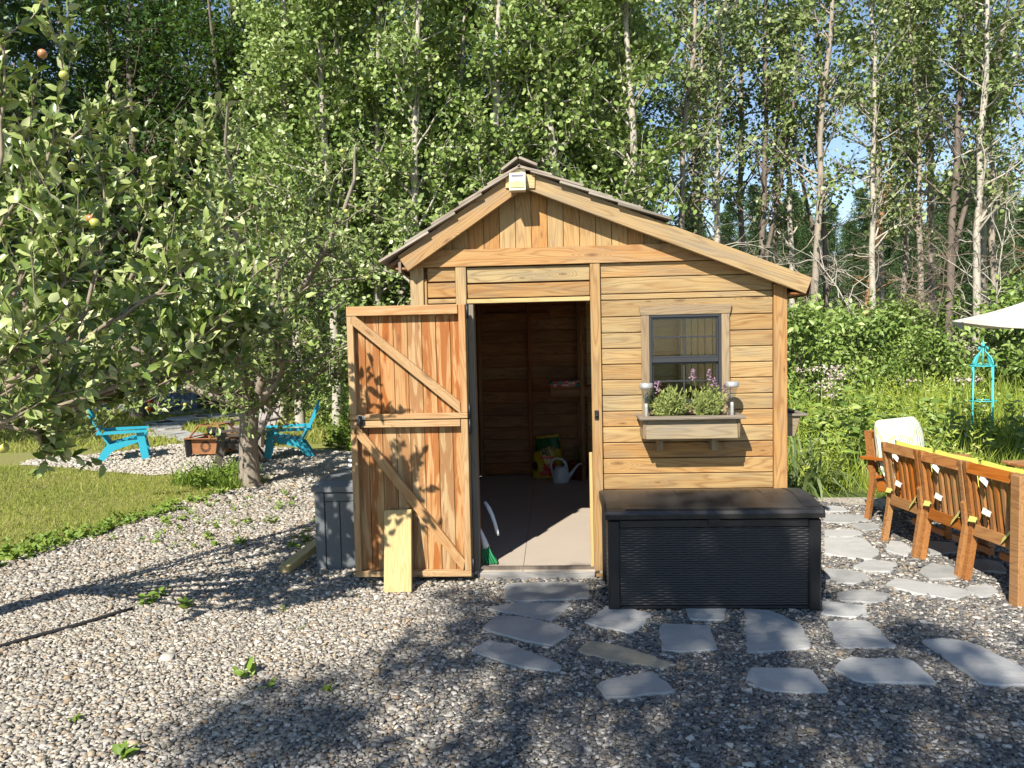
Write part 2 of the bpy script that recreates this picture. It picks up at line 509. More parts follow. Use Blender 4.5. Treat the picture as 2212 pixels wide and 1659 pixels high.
M['weed_leaf'] = leafmat('weed_leaf', [(0.0, (0.085, 0.150, 0.019)), (0.6, (0.157, 0.240, 0.033)), (1.0, (0.254, 0.310, 0.067))], 0.21, 0.5, 0.3)
M['grass'] = leafmat('grass_blade', [(0.0, (0.119, 0.170, 0.024)), (0.5, (0.254, 0.285, 0.052)), (0.8, (0.356, 0.340, 0.095)), (1.0, (0.454, 0.370, 0.162))], 0.18, 0.6, 0.2)
M['meadow'] = leafmat('meadow_grass', [(0.0, (0.119, 0.190, 0.021)), (0.45, (0.259, 0.340, 0.048)), (0.8, (0.367, 0.420, 0.085)), (1.0, (0.464, 0.470, 0.171))], 0.22, 0.55, 0.25)
M['iris'] = leafmat('iris_leaf', [(0.0, (0.11, 0.17, 0.06)), (1.0, (0.24, 0.30, 0.14))], 0.3, 0.45, 0.35)
M['lavender'] = leafmat('lavender_leaf', [(0.0, (0.15, 0.20, 0.06)), (0.6, (0.32, 0.37, 0.11)), (1.0, (0.46, 0.48, 0.18))], 0.3, 0.6, 0.2)
M['purple'] = leafmat('lavender_flower', [(0.0, (0.20, 0.12, 0.19)), (1.0, (0.36, 0.24, 0.30))], 0.2, 0.7, 0.1, (0.4, 0.2, 0.4))
M['bloom'] = leafmat('pale_pink_bloom', [(0.0, (0.36, 0.25, 0.24)), (1.0, (0.62, 0.55, 0.50))], 0.2, 0.8, 0.1, (0.6, 0.5, 0.45))
M['goldenrod'] = leafmat('yellow_green_bloom', [(0.0, (0.24, 0.28, 0.03)), (1.0, (0.42, 0.42, 0.05))], 0.3, 0.7, 0.1, (0.4, 0.4, 0.05))
M['apple'] = plain('green_apple_skin', (0.42, 0.42, 0.10), 0.35, nscale=14, namt=0.25)
M['apple_red'] = plain('blushed_apple_skin', (0.46, 0.22, 0.10), 0.35, nscale=12, namt=0.5)
M['deadgrass'] = leafmat('dead_grass', [(0.0, (0.26, 0.17, 0.08)), (1.0, (0.42, 0.30, 0.16))], 0.2, 0.8, 0.1, (0.4, 0.3, 0.15))


def groundmat(name, stops, scale, bmp, dist, big=None, detail=5):
    m, nd, lk, bs = newmat(name); nt = m.node_tree
    tc = N(nd, 'TexCoord')
    n = noise(nt, tc.outputs['Object'], scale, detail, 0.7)
    c = ramp(nt, n, stops)
    if big:
        b = noise(nt, tc.outputs['Object'], big[0], 4, 0.6)
        c = mixc(nt, mathn(nt, 'MULTIPLY_ADD', b, 3.0, -1.1, clamp=True), c, big[1])
    lk.new(c, bs.inputs['Base Color']); bs.inputs['Roughness'].default_value = 0.95; bs.inputs['Specular IOR Level'].default_value = 0.15
    bump(nt, n, bmp, dist, bs)
    return m


def stonebed(name, cols, scale, bmp=1.0, dist=0.012):
    """ground of small stones, each cell with a colour of its own"""
    m, nd, lk, bs = newmat(name); nt = m.node_tree
    tc = N(nd, 'TexCoord')
    vo = nd.new('ShaderNodeTexVoronoi'); vo.inputs['Scale'].default_value = scale
    lk.new(tc.outputs['Object'], vo.inputs['Vector'])
    sp = nd.new('ShaderNodeSeparateColor'); lk.new(vo.outputs['Color'], sp.inputs[0])
    c = ramp(nt, sp.outputs[0], cols, 'CONSTANT')
    b = noise(nt, tc.outputs['Object'], 1.1, 4, 0.6)
    c = mixc(nt, mathn(nt, 'MULTIPLY_ADD', b, 1.2, -0.4, clamp=True), c, (0.20, 0.165, 0.125), 'MIX') if False else c
    lk.new(c, bs.inputs['Base Color']); bs.inputs['Roughness'].default_value = 0.9; bs.inputs['Specular IOR Level'].default_value = 0.25
    h = mathn(nt, 'SUBTRACT', 1.0, vo.outputs['Distance'])
    bump(nt, h, bmp, dist, bs)
    return m


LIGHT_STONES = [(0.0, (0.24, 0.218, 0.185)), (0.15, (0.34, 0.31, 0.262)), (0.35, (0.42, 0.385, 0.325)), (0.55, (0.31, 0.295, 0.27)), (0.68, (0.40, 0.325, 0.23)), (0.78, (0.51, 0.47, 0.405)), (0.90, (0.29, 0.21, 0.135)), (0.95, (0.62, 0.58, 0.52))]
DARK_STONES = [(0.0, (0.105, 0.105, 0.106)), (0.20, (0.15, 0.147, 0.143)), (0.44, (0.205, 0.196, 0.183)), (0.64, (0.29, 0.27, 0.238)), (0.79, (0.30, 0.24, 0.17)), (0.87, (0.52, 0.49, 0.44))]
WHITE_STONES = [(0.0, (0.37, 0.34, 0.28)), (0.3, (0.45, 0.415, 0.35)), (0.6, (0.52, 0.48, 0.42)), (0.85, (0.42, 0.36, 0.28))]
M['bed_light'] = stonebed('gravel_bed_light', LIGHT_STONES, 75)
M['bed_white'] = stonebed('pea_gravel_bed', WHITE_STONES, 45)


def stonemat(name, stops):
    m, nd, lk, bs = newmat(name); nt = m.node_tree
    at = N(nd, 'Attribute', attribute_name='rnd'); tc = N(nd, 'TexCoord')
    c = ramp(nt, at.outputs['Fac'], stops, 'CONSTANT')
    n = noise(nt, tc.outputs['Object'], 130, 3, 0.6)
    c = mixc(nt, 1.0, c, ramp(nt, n, [(0.25, 0.66), (0.75, 1.0)]), 'MULTIPLY')
    lk.new(c, bs.inputs['Base Color']); bs.inputs['Roughness'].default_value = 0.8; bs.inputs['Specular IOR Level'].default_value = 0.35
    return m


M['stone_light'] = stonemat('light_gravel_stone', LIGHT_STONES)
M['stone_dark'] = stonemat('dark_gravel_stone', DARK_STONES)
M['stone_white'] = stonemat('pale_pea_gravel', WHITE_STONES)
M['ground'] = groundmat('meadow_soil', [(0.3, (0.045, 0.06, 0.018)), (0.6, (0.085, 0.11, 0.03)), (0.8, (0.13, 0.13, 0.05))], 9, 0.6, 0.05, (0.6, (0.075, 0.105, 0.028)))
M['lawn'] = groundmat('lawn_turf', [(0.3, (0.12, 0.145, 0.03)), (0.55, (0.215, 0.23, 0.06)), (0.8, (0.29, 0.27, 0.11))], 30, 0.8, 0.02, (1.6, (0.21, 0.19, 0.085)))


def flagmat(name, c1, c2, c3):
    m, nd, lk, bs = newmat(name); nt = m.node_tree
    tc = N(nd, 'TexCoord'); oi = N(nd, 'ObjectInfo')
    va = nd.new('ShaderNodeVectorMath'); va.operation = 'ADD'
    cb = nd.new('ShaderNodeCombineXYZ'); lk.new(mathn(nt, 'MULTIPLY', oi.outputs['Random'], 50.0), cb.inputs[0])
    lk.new(tc.outputs['Object'], va.inputs[0]); lk.new(cb.outputs[0], va.inputs[1])
    n1 = noise(nt, va.outputs[0], 3.2, 5, 0.6, 0.8); n2 = noise(nt, va.outputs[0], 70, 4, 0.7)
    n3 = noise(nt, mapping(nt, va.outputs[0], (2.0, 9.0, 1)), 2.0, 4, 0.6, 0.5)
    c = ramp(nt, n1, [(0.3, c1), (0.55, c2), (0.72, c2), (0.84, c3)])
    c = mixc(nt, mathn(nt, 'MULTIPLY', n2, 0.45), c, (c1[0] * 0.7, c1[1] * 0.7, c1[2] * 0.7))
    hs = N(nd, 'HueSaturation'); lk.new(c, hs.inputs['Color']); lk.new(mathn(nt, 'MULTIPLY_ADD', oi.outputs['Random'], 0.3, 0.85), hs.inputs['Value'])
    lk.new(hs.outputs[0], bs.inputs['Base Color']); bs.inputs['Roughness'].default_value = 0.75
    bump(nt, mathn(nt, 'ADD', n3, mathn(nt, 'MULTIPLY', n2, 0.3)), 0.45, 0.012, bs)
    return m


M['flag'] = flagmat('bluestone', (0.27, 0.275, 0.268), (0.365, 0.366, 0.355), (0.36, 0.31, 0.23))
M['flag_tan'] = flagmat('tan_flagstone', (0.28, 0.245, 0.18), (0.33, 0.29, 0.21), (0.29, 0.19, 0.09))

# ---------------------------------------------------------------- ground
def pip(P, poly):
    x, y = P[:, 0], P[:, 1]; n = len(poly); ins = np.zeros(len(P), bool)
    for i in range(n):
        x1, y1 = poly[i]; x2, y2 = poly[(i + 1) % n]
        c = ((y1 > y) != (y2 > y)) & (x < (x2 - x1) * (y - y1) / (y2 - y1 + 1e-12) + x1)
        ins ^= c
    return ins


def sheet(name, poly, z, m, parent=None):
    me = bpy.data.meshes.new(name)
    me.from_pydata([(p[0], p[1], z) for p in poly], [], [tuple(range(len(poly)))])
    me.update()
    if me.polygons[0].normal.z < 0: me.flip_normals()
    o = obj(name, me, m, parent)
    if parent is None: tag(o, kind='structure')
    return o


def wob(poly, step=0.25, amp=0.05, seed=1):
    """closed outline resampled with small wobbles"""
    r = np.random.default_rng(seed); out = []
    for i in range(len(poly)):
        a = np.array(poly[i][:2], float); b = np.array(poly[(i + 1) % len(poly)][:2], float)
        n = max(1, int(np.linalg.norm(b - a) / step))
        for k in range(n):
            out.append(tuple(a + (b - a) * k / n + r.normal(0, amp, 2)))
    return out


sheet('ground', [(-500, -60), (500, -60), (500, 900), (-500, 900)], 0.0, M['ground'])
LAWN = [(-26, -4), (-3.7, -1.2), (-3.35, 0.3), (-3.05, 1.55), (-2.65, 3.2), (-0.6, 5.6), (-0.4, 9), (-2, 19), (-26, 19)]
YARD = [(-10, -12), (12, -12), (12, 0.8), (4.6, 2.45), (3.6, 2.55), (2.5, 2.7), (2.5, 4.2), (-0.3, 4.6), (-1.0, 5.3), (-2.2, 4.6), (-2.65, 3.2), (-3.05, 1.55), (-3.35, 0.3), (-3.7, -1.2), (-10, -2.5)]
sheet('lawn', LAWN, 0.004, M['lawn'])
sheet('gravel_yard', wob(YARD, 0.3, 0.05, 2), 0.008, M['bed_light'])
PIT = [gp(u, v)[:2] for u, v in [(40, 1003), (230, 1020), (330, 1030), (460, 1020), (545, 1030), (600, 1062), (700, 1055), (790, 1020), (790, 980), (640, 972), (480, 955), (400, 960), (330, 968), (200, 985), (90, 990)]]
sheet('pea_gravel', wob(PIT, 0.25, 0.05, 3), 0.012, M['bed_white'])
PATHP = [gp(u, v)[:2] for u, v in [(318, 925), (345, 910), (400, 899), (450, 895), (520, 897), (520, 905), (440, 908), (400, 918), (395, 932), (425, 946), (470, 955), (440, 960), (390, 950), (335, 940)]]
path = sheet('garden_path', wob(PATHP, 0.4, 0.04, 4), 0.016, M['bed_light'])

FLAGS = [
    [(1092, 1260), (1180, 1256), (1270, 1256), (1276, 1290), (1180, 1296), (1088, 1297)],
    [(1050, 1311), (1120, 1298), (1180, 1299), (1238, 1301), (1215, 1322), (1190, 1340), (1130, 1328)],
    [(1037, 1358), (1075, 1329), (1130, 1333), (1195, 1348), (1238, 1362), (1190, 1395), (1140, 1385)],
    [(1013, 1402), (1055, 1380), (1110, 1392), (1170, 1415), (1217, 1436), (1203, 1449), (1130, 1440), (1060, 1420)],
    [(1260, 1344), (1310, 1307), (1360, 1312), (1410, 1325), (1390, 1345), (1365, 1366), (1310, 1355)],
    [(1478, 1310), (1568, 1312), (1568, 1338), (1492, 1338)],
    [(1423, 1348), (1440, 1344), (1535, 1349), (1552, 1402), (1480, 1404), (1430, 1402)],
    [(1607, 1312), (1670, 1318), (1730, 1345), (1755, 1395), (1690, 1404), (1612, 1408)],
    [(1780, 1338), (1830, 1337), (1880, 1341), (1942, 1396), (1880, 1398), (1815, 1396)],
    [(1243, 1405), (1270, 1381), (1330, 1390), (1400, 1412), (1453, 1432), (1438, 1441), (1320, 1425)],
    [(1285, 1476), (1340, 1462), (1410, 1448), (1465, 1493), (1400, 1500), (1305, 1508)],
    [(1608, 1472), (1621, 1438), (1690, 1440), (1757, 1442), (1795, 1491), (1730, 1496), (1660, 1490)],
    [(1798, 1442), (1832, 1420), (1900, 1420), (1965, 1422), (2027, 1476), (1930, 1474), (1850, 1470)],
    [(1984, 1380), (2040, 1379), (2095, 1383), (2230, 1448), (2236, 1478), (2120, 1476)],
    [(1770, 1296), (1870, 1305), (1877, 1331), (1830, 1330), (1775, 1324)],
    [(1803, 1280), (1840, 1272), (1880, 1272), (1926, 1281), (1905, 1300), (1810, 1296)],
    [(1906, 1262), (1935, 1246), (2010, 1258), (2090, 1271), (2098, 1281), (2062, 1293), (1980, 1280)],
    [(1780, 1225), (1830, 1228), (1870, 1235), (1881, 1248), (1855, 1259), (1780, 1255)],
    [(1840, 1222), (1880, 1208), (1940, 1215), (1925, 1236), (1870, 1233)],
    [(1780, 1160), (1862, 1159), (1901, 1190), (1882, 1208), (1840, 1204), (1780, 1195)],
    [(1780, 1142), (1850, 1143), (1870, 1152), (1830, 1159), (1780, 1158)],
    [(1836, 1131), (1890, 1127), (1903, 1140), (1865, 1146)],
    [(1780, 1108), (1870, 1112), (1879, 1124), (1830, 1128), (1780, 1127)],
    [(1780, 1093), (1820, 1094), (1832, 1104), (1780, 1105)],
    [(1922, 1166), (1950, 1170), (1972, 1184), (1958, 1201), (1912, 1186)],
    [(1985, 1232), (2010, 1215), (2062, 1225), (2068, 1249), (2008, 1251)],
    [(2080, 1266), (2132, 1258), (2160, 1276), (2120, 1291)],
    [(1996, 1168), (2060, 1172), (2080, 1192), (2010, 1198)],
    [(2096, 1204), (2160, 1212), (2180, 1236), (2110, 1232)],
]
fpath = empty('flagstone_path', (2.2, -0.8, 0)); tag(fpath, kind='structure')
FLAGXY = []
for i, px in enumerate(FLAGS):
    r = np.random.default_rng(100 + i)
    P = [gp(u, v, 0.03)[:2] for u, v in px]
    cP = np.mean(P, 0); FLAGXY.append([p - (p - cP) / np.linalg.norm(p - cP) * 0.022 for p in P])
    Q = []
    for k in range(len(P)):
        a = P[k - 1]; b = P[k]; c = P[(k + 1) % len(P)]
        Q.append(b + (a - b) / np.linalg.norm(a - b) * 0.018); Q.append(b + (c - b) / np.linalg.norm(c - b) * 0.018)
    R2 = []
    for k in range(len(Q)):
        a = np.array(Q[k]); b = np.array(Q[(k + 1) % len(Q)]); L = np.linalg.norm(b - a); n = max(1, int(L / 0.05))
        for j in range(n): R2.append(a + (b - a) * j / n + r.normal(0, 0.0045, 2))
    c0 = np.mean(R2, 0); n = len(R2)
    h = 0.021 + r.uniform(-0.004, 0.005)
    V = [(p[0] - c0[0], p[1] - c0[1], -0.005) for p in R2]
    V += [((p[0] - c0[0]) * 1.004, (p[1] - c0[1]) * 1.004, h - 0.008 + r.normal(0, 0.0015)) for p in R2]
    V += [((p[0] - c0[0]) * (1 - 0.006 / max(0.05, np.linalg.norm(p - c0))), (p[1] - c0[1]) * (1 - 0.006 / max(0.05, np.linalg.norm(p - c0))), h + r.normal(0, 0.0012)) for p in R2]
    Fc = [tuple(range(2 * n, 3 * n))]
    for k in range(n):
        k2 = (k + 1) % n
        Fc += [(k, k2, n + k2, n + k), (n + k, n + k2, 2 * n + k2, 2 * n + k)]
    me = bpy.data.meshes.new('flagstone'); me.from_pydata(V, [], Fc); me.update()
    bm = bmesh.new(); bm.from_mesh(me); bmesh.ops.recalc_face_normals(bm, faces=bm.faces); bm.to_mesh(me); bm.free()
    o = obj('flagstone', me, M['flag_tan'] if i in (9,) else M['flag'], fpath, (c0[0] - 2.2, c0[1] + 0.8, 0.008))
for u, v, s in [(345, 928, .5), (375, 915, .5), (362, 940, .5), (405, 906, .6), (425, 951, .45), (398, 944, .45), (340, 916, .4), (470, 901, .7)]:
    p = gp(u, v)
    mb = MB(); a = [(s * random.uniform(.7, 1) * math.cos(t), s * .8 * random.uniform(.7, 1) * math.sin(t)) for t in np.linspace(0, 2 * math.pi, 7)[:-1]]
    mb.prism(a, 0.03, (0, 0, 0), ((1, 0, 0), (0, 1, 0), (0, 0, 1)))
    mb.build('path_stone', M['flag'], path, (p[0], p[1], 0.016))

SHED_XY = [(-0.02, -0.01), (2.46, -0.01), (2.46, 3.75), (-0.02, 3.75)]


def stones(name, poly, dens, size, m, seed, keep=None, avoid=(), label=None):
    r = np.random.default_rng(seed)
    P = np.array(poly); lo, hi = P.min(0), P.max(0)
    n = int((hi[0] - lo[0]) * (hi[1] - lo[1]) * dens)
    X = r.uniform(lo, hi, (n, 2)); X = X[pip(X, poly)]
    for a in avoid: X = X[~pip(X, a)]
    if keep is not None: X = X[keep(X, r)]
    n = len(X)
    cube = np.array([(a, b, c) for a in (-1, 1) for b in (-1, 1) for c in (-1, 1)], float)
    s = size * np.exp(r.normal(0, 0.30, n))
    J = cube[None] * r.uniform(0.45, 1.0, (n, 8, 3)) * np.stack([s * 0.70, s * 0.46, s * 0.24], 1)[:, None]
    a = r.uniform(0, 2 * np.pi, n); t = r.normal(0, 0.35, n); ca, sa, ct, st = np.cos(a), np.sin(a), np.cos(t), np.sin(t)
    Y = J[..., 1] * ct[:, None] - J[..., 2] * st[:, None]; Z = J[..., 1] * st[:, None] + J[..., 2] * ct[:, None]
    Xr = J[..., 0] * ca[:, None] - Y * sa[:, None]; Yr = J[..., 0] * sa[:, None] + Y * ca[:, None]
    V = np.stack([Xr + X[:, 0:1], Yr + X[:, 1:2], Z + 0.012 + (s * 0.12)[:, None] + r.uniform(0, 0.006, n)[:, None]], 2)
    q = np.array([(0, 1, 3, 2), (4, 6, 7, 5), (0, 4, 5, 1), (2, 3, 7, 6), (1, 5, 7, 3)])
    Fc = (q[None] + (np.arange(n) * 8)[:, None, None]).reshape(-1, 4)
    me = arr_mesh(name, V, Fc, {'rnd': np.repeat(r.random(n), 8)})
    o = obj(name, me, m); tag(o, label, 'gravel', kind='stuff')
    return o


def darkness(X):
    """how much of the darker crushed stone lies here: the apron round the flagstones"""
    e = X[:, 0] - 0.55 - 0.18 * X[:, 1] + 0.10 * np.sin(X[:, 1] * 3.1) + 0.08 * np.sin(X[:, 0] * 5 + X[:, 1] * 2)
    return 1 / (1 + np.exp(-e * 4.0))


AV = FLAGXY + [SHED_XY]
NEAR = [(-1.9, -2.95), (3.4, -2.95), (4.9, -0.4), (-3.3, -0.4)]
MID = [(-3.3, -0.4), (5.2, -0.4), (5.2, 1.2), (3.1, 2.5), (2.5, 2.6), (-2.9, 2.6), (-3.0, 1.6), (-3.3, 0.3)]
FAR = [(-2.9, 2.6), (-0.05, 2.6), (-0.05, 4.5), (-1.5, 4.6), (-2.5, 3.5)]
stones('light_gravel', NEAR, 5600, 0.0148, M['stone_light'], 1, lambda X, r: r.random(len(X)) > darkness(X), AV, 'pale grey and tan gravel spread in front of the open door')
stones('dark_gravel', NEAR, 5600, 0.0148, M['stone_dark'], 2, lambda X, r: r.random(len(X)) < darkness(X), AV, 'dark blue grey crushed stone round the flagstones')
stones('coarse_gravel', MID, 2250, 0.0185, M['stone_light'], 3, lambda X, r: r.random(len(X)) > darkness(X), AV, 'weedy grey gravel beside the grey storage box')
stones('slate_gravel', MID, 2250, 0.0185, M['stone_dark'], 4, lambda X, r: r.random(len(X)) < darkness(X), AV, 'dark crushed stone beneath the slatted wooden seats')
stones('tan_gravel', FAR, 800, 0.03, M['stone_light'], 5, None, AV, 'pale gravel strip behind the grey storage box')
stones('pit_gravel', PIT, 600, 0.029, M['stone_white'], 6, None, AV, 'cream pea gravel round the fire pit and turquoise chairs')

# ---------------------------------------------------------------- the shed
shed = empty('garden_shed', (0, 0, 0))
tag(shed, 'honey coloured cedar garden shed with open Dutch door and black window', 'shed')
S = shed
FY = -0.09


def roof_l(x): return 2.745 - 0.665 * (0.735 - x)
def roof_r(x): return 2.745 - 0.405 * (x - 0.735)
def roof_z(x): return roof_l(x) if x < 0.735 else roof_r(x)


# front posts and girt
plank('corner_post', (0.044, 0.03, 0.02), (0.044, 0.03, 2.10), 0.088, 0.06, (0, -1, 0), M['trim'], S)
plank('corner_post', (2.3975, 0.03, 0.02), (2.3975, 0.03, 1.93), 0.085, 0.06, (0, -1, 0), M['trim'], S)
plank('post_batten', (0.099, 0.04, 0.06), (0.099, 0.04, 2.02), 0.018, 0.05, (0, -1, 0), M['trim'], S)
plank('door_post', (0.335, 0.026, 0.02), (0.335, 0.026, 2.095), 0.07, 0.052, (0, -1, 0), M['trim'], S)
plank('door_post', (1.2125, 0.026, 0.02), (1.2125, 0.026, 2.095), 0.065, 0.052, (0, -1, 0), M['trim'], S)
plank('jamb_lining', (0.392, 0.05, 0.065), (0.392, 0.05, 1.85), 0.04, 0.075, (0, -1, 0), M['gray'], S)
plank('jamb_stop', (1.168, 0.045, 0.065), (1.168, 0.045, 0.85), 0.022, 0.03, (0, -1, 0), M['pine'], S)
o = shaped('girt', [(-1.11, -0.055), (1.13, -0.055), (0.90, 0.055), (-0.97, 0.055)], 0.035, (1.03, 0.012, 2.15), (1, 0, 0), (0, 0, 1), M['trim'], S)


def siding(x0, x1, z0, z1, y=0.03, m='siding'):
    # lapped board: its lower edge stands prouder than its upper edge
    a = Vector(((x0), y, (z0 + z1) / 2)); b = Vector((x1, y, (z0 + z1) / 2))
    o = plank('siding_board', a, b, (z1 - z0) - 0.005, 0.018, (0, -1, -0.06), M[m], S, 0.0035)
    return o


ZL = [2.095, 1.998, 1.892, 1.852, 1.743, 1.638, 1.535, 1.432, 1.33, 1.227, 1.123, 1.02, 0.915, 0.81, 0.707, 0.602, 0.498, 0.395, 0.292, 0.188, 0.085]
for z1, z0 in zip(ZL[:-1], ZL[1:]):
    if z1 < 1.75 and z0 > 1.10:
        siding(1.247, 1.55, z0, z1); siding(2.03, 2.353, z0, z1)
    else:
        siding(1.247, 2.20 if z1 > 2.0 else 2.353, z0, z1)
for z1, z0 in ((2.095, 2.0), (1.995, 1.895), (1.89, 1.855)):
    siding(0.112, 0.298, z0, z1)
for z1, z0 in zip(np.arange(1.85, 0.1, -0.103), np.arange(1.747, 0.0, -0.103)):
    siding(0.112, 0.298, z0, z1)
for z1, z0 in ((2.09, 1.985), (1.98, 1.885)):
    siding(0.373, 1.178, z0, z1)
plank('door_header', (0.373, 0.03, 1.866), (1.178, 0.03, 1.866), 0.028, 0.05, (0, -1, 0), M['pine'], S)

# gable boards
gx = 0.075
while gx < 1.9:
    x0, x1 = gx, min(gx + 0.1, 2.0)
    t0, t1 = roof_z(x0) - 0.07, roof_z(x1) - 0.07
    tm = roof_z(0.735) - 0.07
    if min(t0, t1) > 2.205 or max(t0, t1) > 2.24:
        poly = [(2.19, -x0 - 0.0), (2.19, -x1), (max(t1, 2.2), -x1), (max(t0, 2.2), -x0)]
        if x0 < 0.735 < x1: poly.insert(3, (tm, -0.735))
        cxm = -(x0 + x1) / 2
        poly = [(p[0] - 2.3, p[1] - cxm) for p in poly]
        shaped('gable_board', poly, 0.018, (-cxm, 0.045 + random.uniform(-0.002, 0.002), 2.3), (0, 0, 1), (-1, 0, 0), M['gable'], S)
        plank('gable_batten', (x1 + 0.002, 0.056, 2.19), (x1 + 0.002, 0.056, max(min(t1, roof_z(x1 + .01) - .07), 2.21)), 0.02, 0.012, (0, -1, 0), M['gable'], S, 0.001)
    gx += 0.1045


# roof: fascia boards, deck, shingle courses, ridge boards
def slope_pt(side, d, off=0.0):
    """point d metres down the slope from the ridge, off above the surface"""
    if side < 0: ux, uz = -1 / math.hypot(1, .665), -.665 / math.hypot(1, .665)
    else: ux, uz = 1 / math.hypot(1, .405), -.405 / math.hypot(1, .405)
    nx, nz = (-uz, ux) if side > 0 else (uz, -ux)
    return Vector((0.735 + ux * d + nx * off, 0, 2.745 + uz * d + nz * off))


LL = 0.895 * math.hypot(1, .665)
LR = 1.86 * math.hypot(1, .405)
for side, d0, d1, w in ((-1, 0.09, 0.985, 0.12), (1, 0.10, LR * 0.995, 0.108)):
    a = slope_pt(side, d0, -0.042 - w / 2); b = slope_pt(side, d1, -0.042 - w / 2)
    up = (slope_pt(side, 1, 1) - slope_pt(side, 1, 0))
    a.y = b.y = FY + 0.017
    Y = Vector((0, 1, 0))
    plank('fascia_board', a, b, w, 0.034, (0, -1, 0), M['fascia'], S, 0.004)
    a2 = a.copy(); b2 = b.copy(); a2.y = b2.y = 3.72
    plank('fascia_board', a2, b2, w, 0.034, (0, -1, 0), M['fascia'], S, 0.004)
for side, d1 in ((-1, LL), (1, LR - 0.01)):
    # deck of boards seen from below
    a = slope_pt(side, 0.0, -0.062); b = slope_pt(side, d1, -0.062)
    mb = MB(); nrm = slope_pt(side, 1, 1) - slope_pt(side, 1, 0)
    mid = (a + b) / 2; mid.y = 1.82
    mb.bar((a.x, 1.82, a.z), (b.x, 1.82, b.z), 3.76, 0.022, nrm)
    mb.build('roof_deck', M['inside'], S)
pe = slope_pt(1, LR, -0.10)
plank('eave_board', (pe.x + 0.014, FY, pe.z), (pe.x + 0.014, 3.74, pe.z), 0.10, 0.02, (1, 0, 0), M['gray'], S)
pe = slope_pt(-1, 1.0, -0.11)
plank('eave_board', (pe.x - 0.014, FY + .01, pe.z), (pe.x - 0.014, 3.74, pe.z), 0.09, 0.02, (1, 0, 0), M['gray'], S)
pe = slope_pt(-1, 0.93, -0.165)
plank('soffit_board', (-0.03, FY + 0.02, 2.085), (-0.03, 3.7, 2.085), 0.10, 0.015, (0, 0, 1), M['inside'], S)
plank('soffit_board', (2.49, FY + 0.02, 1.862), (2.49, 3.7, 1.862), 0.10, 0.015, (0, 0, 1), M['inside'], S)
shing_cache = {}
for side, dmax in ((-1, LL + 0.02), (1, 1.03 * 1.0)):
    nc = 5 if side < 0 else 5
    for ccourse in range(nc):
        d1 = dmax - ccourse * (dmax - 0.05) / nc
        d0 = d1 - (dmax - 0.05) / nc * 1.75
        d0 = max(d0, 0.01)
        y = -0.135
        while y < 3.76:
            w = random.uniform(0.10, 0.19)
            j = random.uniform(-0.012, 0.012)
            a = slope_pt(side, d0, -0.040); b = slope_pt(side, d1 + j, -0.014 + random.uniform(-.003, .004))
            a.y = b.y = y + w / 2
            nrm = slope_pt(side, 1, 1) - slope_pt(side, 1, 0)
            plank('roof_shingle', a, b, w - 0.005, 0.016, nrm, M['shingle'], S, 0.002)
            y += w
for k in range(9):
    y = -0.14 + k * 0.43
    for side in (-1, 1):
        a = slope_pt(side, 0.0, 0.012 + 0.006 * (k % 2)); b = slope_pt(side, 0.125, 0.008 + 0.006 * (k % 2)); a.y = b.y = y + 0.22
        plank('ridge_board', a, b, 0.44, 0.016, slope_pt(side, 1, 1) - slope_pt(side, 1, 0), M['shingle'], S, 0.002)
plank('apex_block', (0.65, FY + 0.012, 2.617), (0.837, FY + 0.012, 2.611), 0.09, 0.05, (0, -1, 0), M['pine'], S)

# floor, sill, base
mb = MB(); mb.box((0.02, 0.02, 0.0), (2.42, 3.68, 0.045)); mb.build('floor_frame', M['dark_bark'], S)
for i, (x0, x1) in enumerate(((0.09, 0.70), (0.703, 1.35), (1.353, 2.36))):
    for y0, y1 in ((-0.0, 1.62), (1.623, 3.62)):
        mb = MB(); mb.box((x0, y0, 0.045), (x1, y1, 0.065), 0.001); mb.build('floor_panel', M['floor'], S)
plank('sill_board', (0.40, -0.012, 0.034), (1.18, -0.012, 0.034), 0.055, 0.022, (0, -1, 0), M['sill'], S)
mb = MB(); mb.box((0.0, 0.03, 0.005), (2.44, 0.06, 0.085)); mb.build('base_beam', M['dark_bark'], S)

# back wall, left wall, right wall with its band of windows
z = 0.065
while z < 2.62:
    h = 0.137
    x0, x1 = 0.06, 2.38
    if z + h > roof_z(x1) - 0.08: x1 = 0.735 + (2.745 - 0.09 - z - h) / .405
    if z + h > roof_z(x0) - 0.08: x0 = 0.735 - (2.745 - 0.09 - z - h) / .665
    if x1 > x0 + 0.1:
        xm = min(1.3, x1)
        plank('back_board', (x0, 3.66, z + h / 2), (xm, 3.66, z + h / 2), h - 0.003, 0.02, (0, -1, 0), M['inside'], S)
        if x1 > 1.35: plank('back_board', (1.302, 3.66, z + h / 2), (x1, 3.66, z + h / 2), h - 0.003, 0.02, (0, -1, 0), M['pine'], S)  # paler wood paints side-window light onto this end of the back wall
    z += h
for x in (0.10, 0.66, 1.215, 1.8, 2.33):
    plank('stud', (x, 3.615, 0.065), (x, 3.615, roof_z(x) - 0.09), 0.04, 0.065, (0, -1, 0), M['inside'], S)
plank('plate', (0.06, 3.61, 1.86), (0.9, 3.61, 1.86), 0.09, 0.04, (0, -1, 0), M['inside'], S)
z = 0.065
while z < 2.1:
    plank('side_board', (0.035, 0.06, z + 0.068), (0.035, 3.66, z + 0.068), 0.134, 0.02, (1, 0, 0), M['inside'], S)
    if z < 0.95:
        plank('side_board', (2.40, 0.06, z + 0.068), (2.40, 3.66, z + 0.068), 0.134, 0.02, (1, 0, 0), M['inside'], S)
    z += 0.137
for y in (0.10, 0.9, 1.8, 2.7):
    plank('stud', (0.075, y, 0.065), (0.075, y, 2.15), 0.04, 0.06, (1, 0, 0), M['inside'], S)
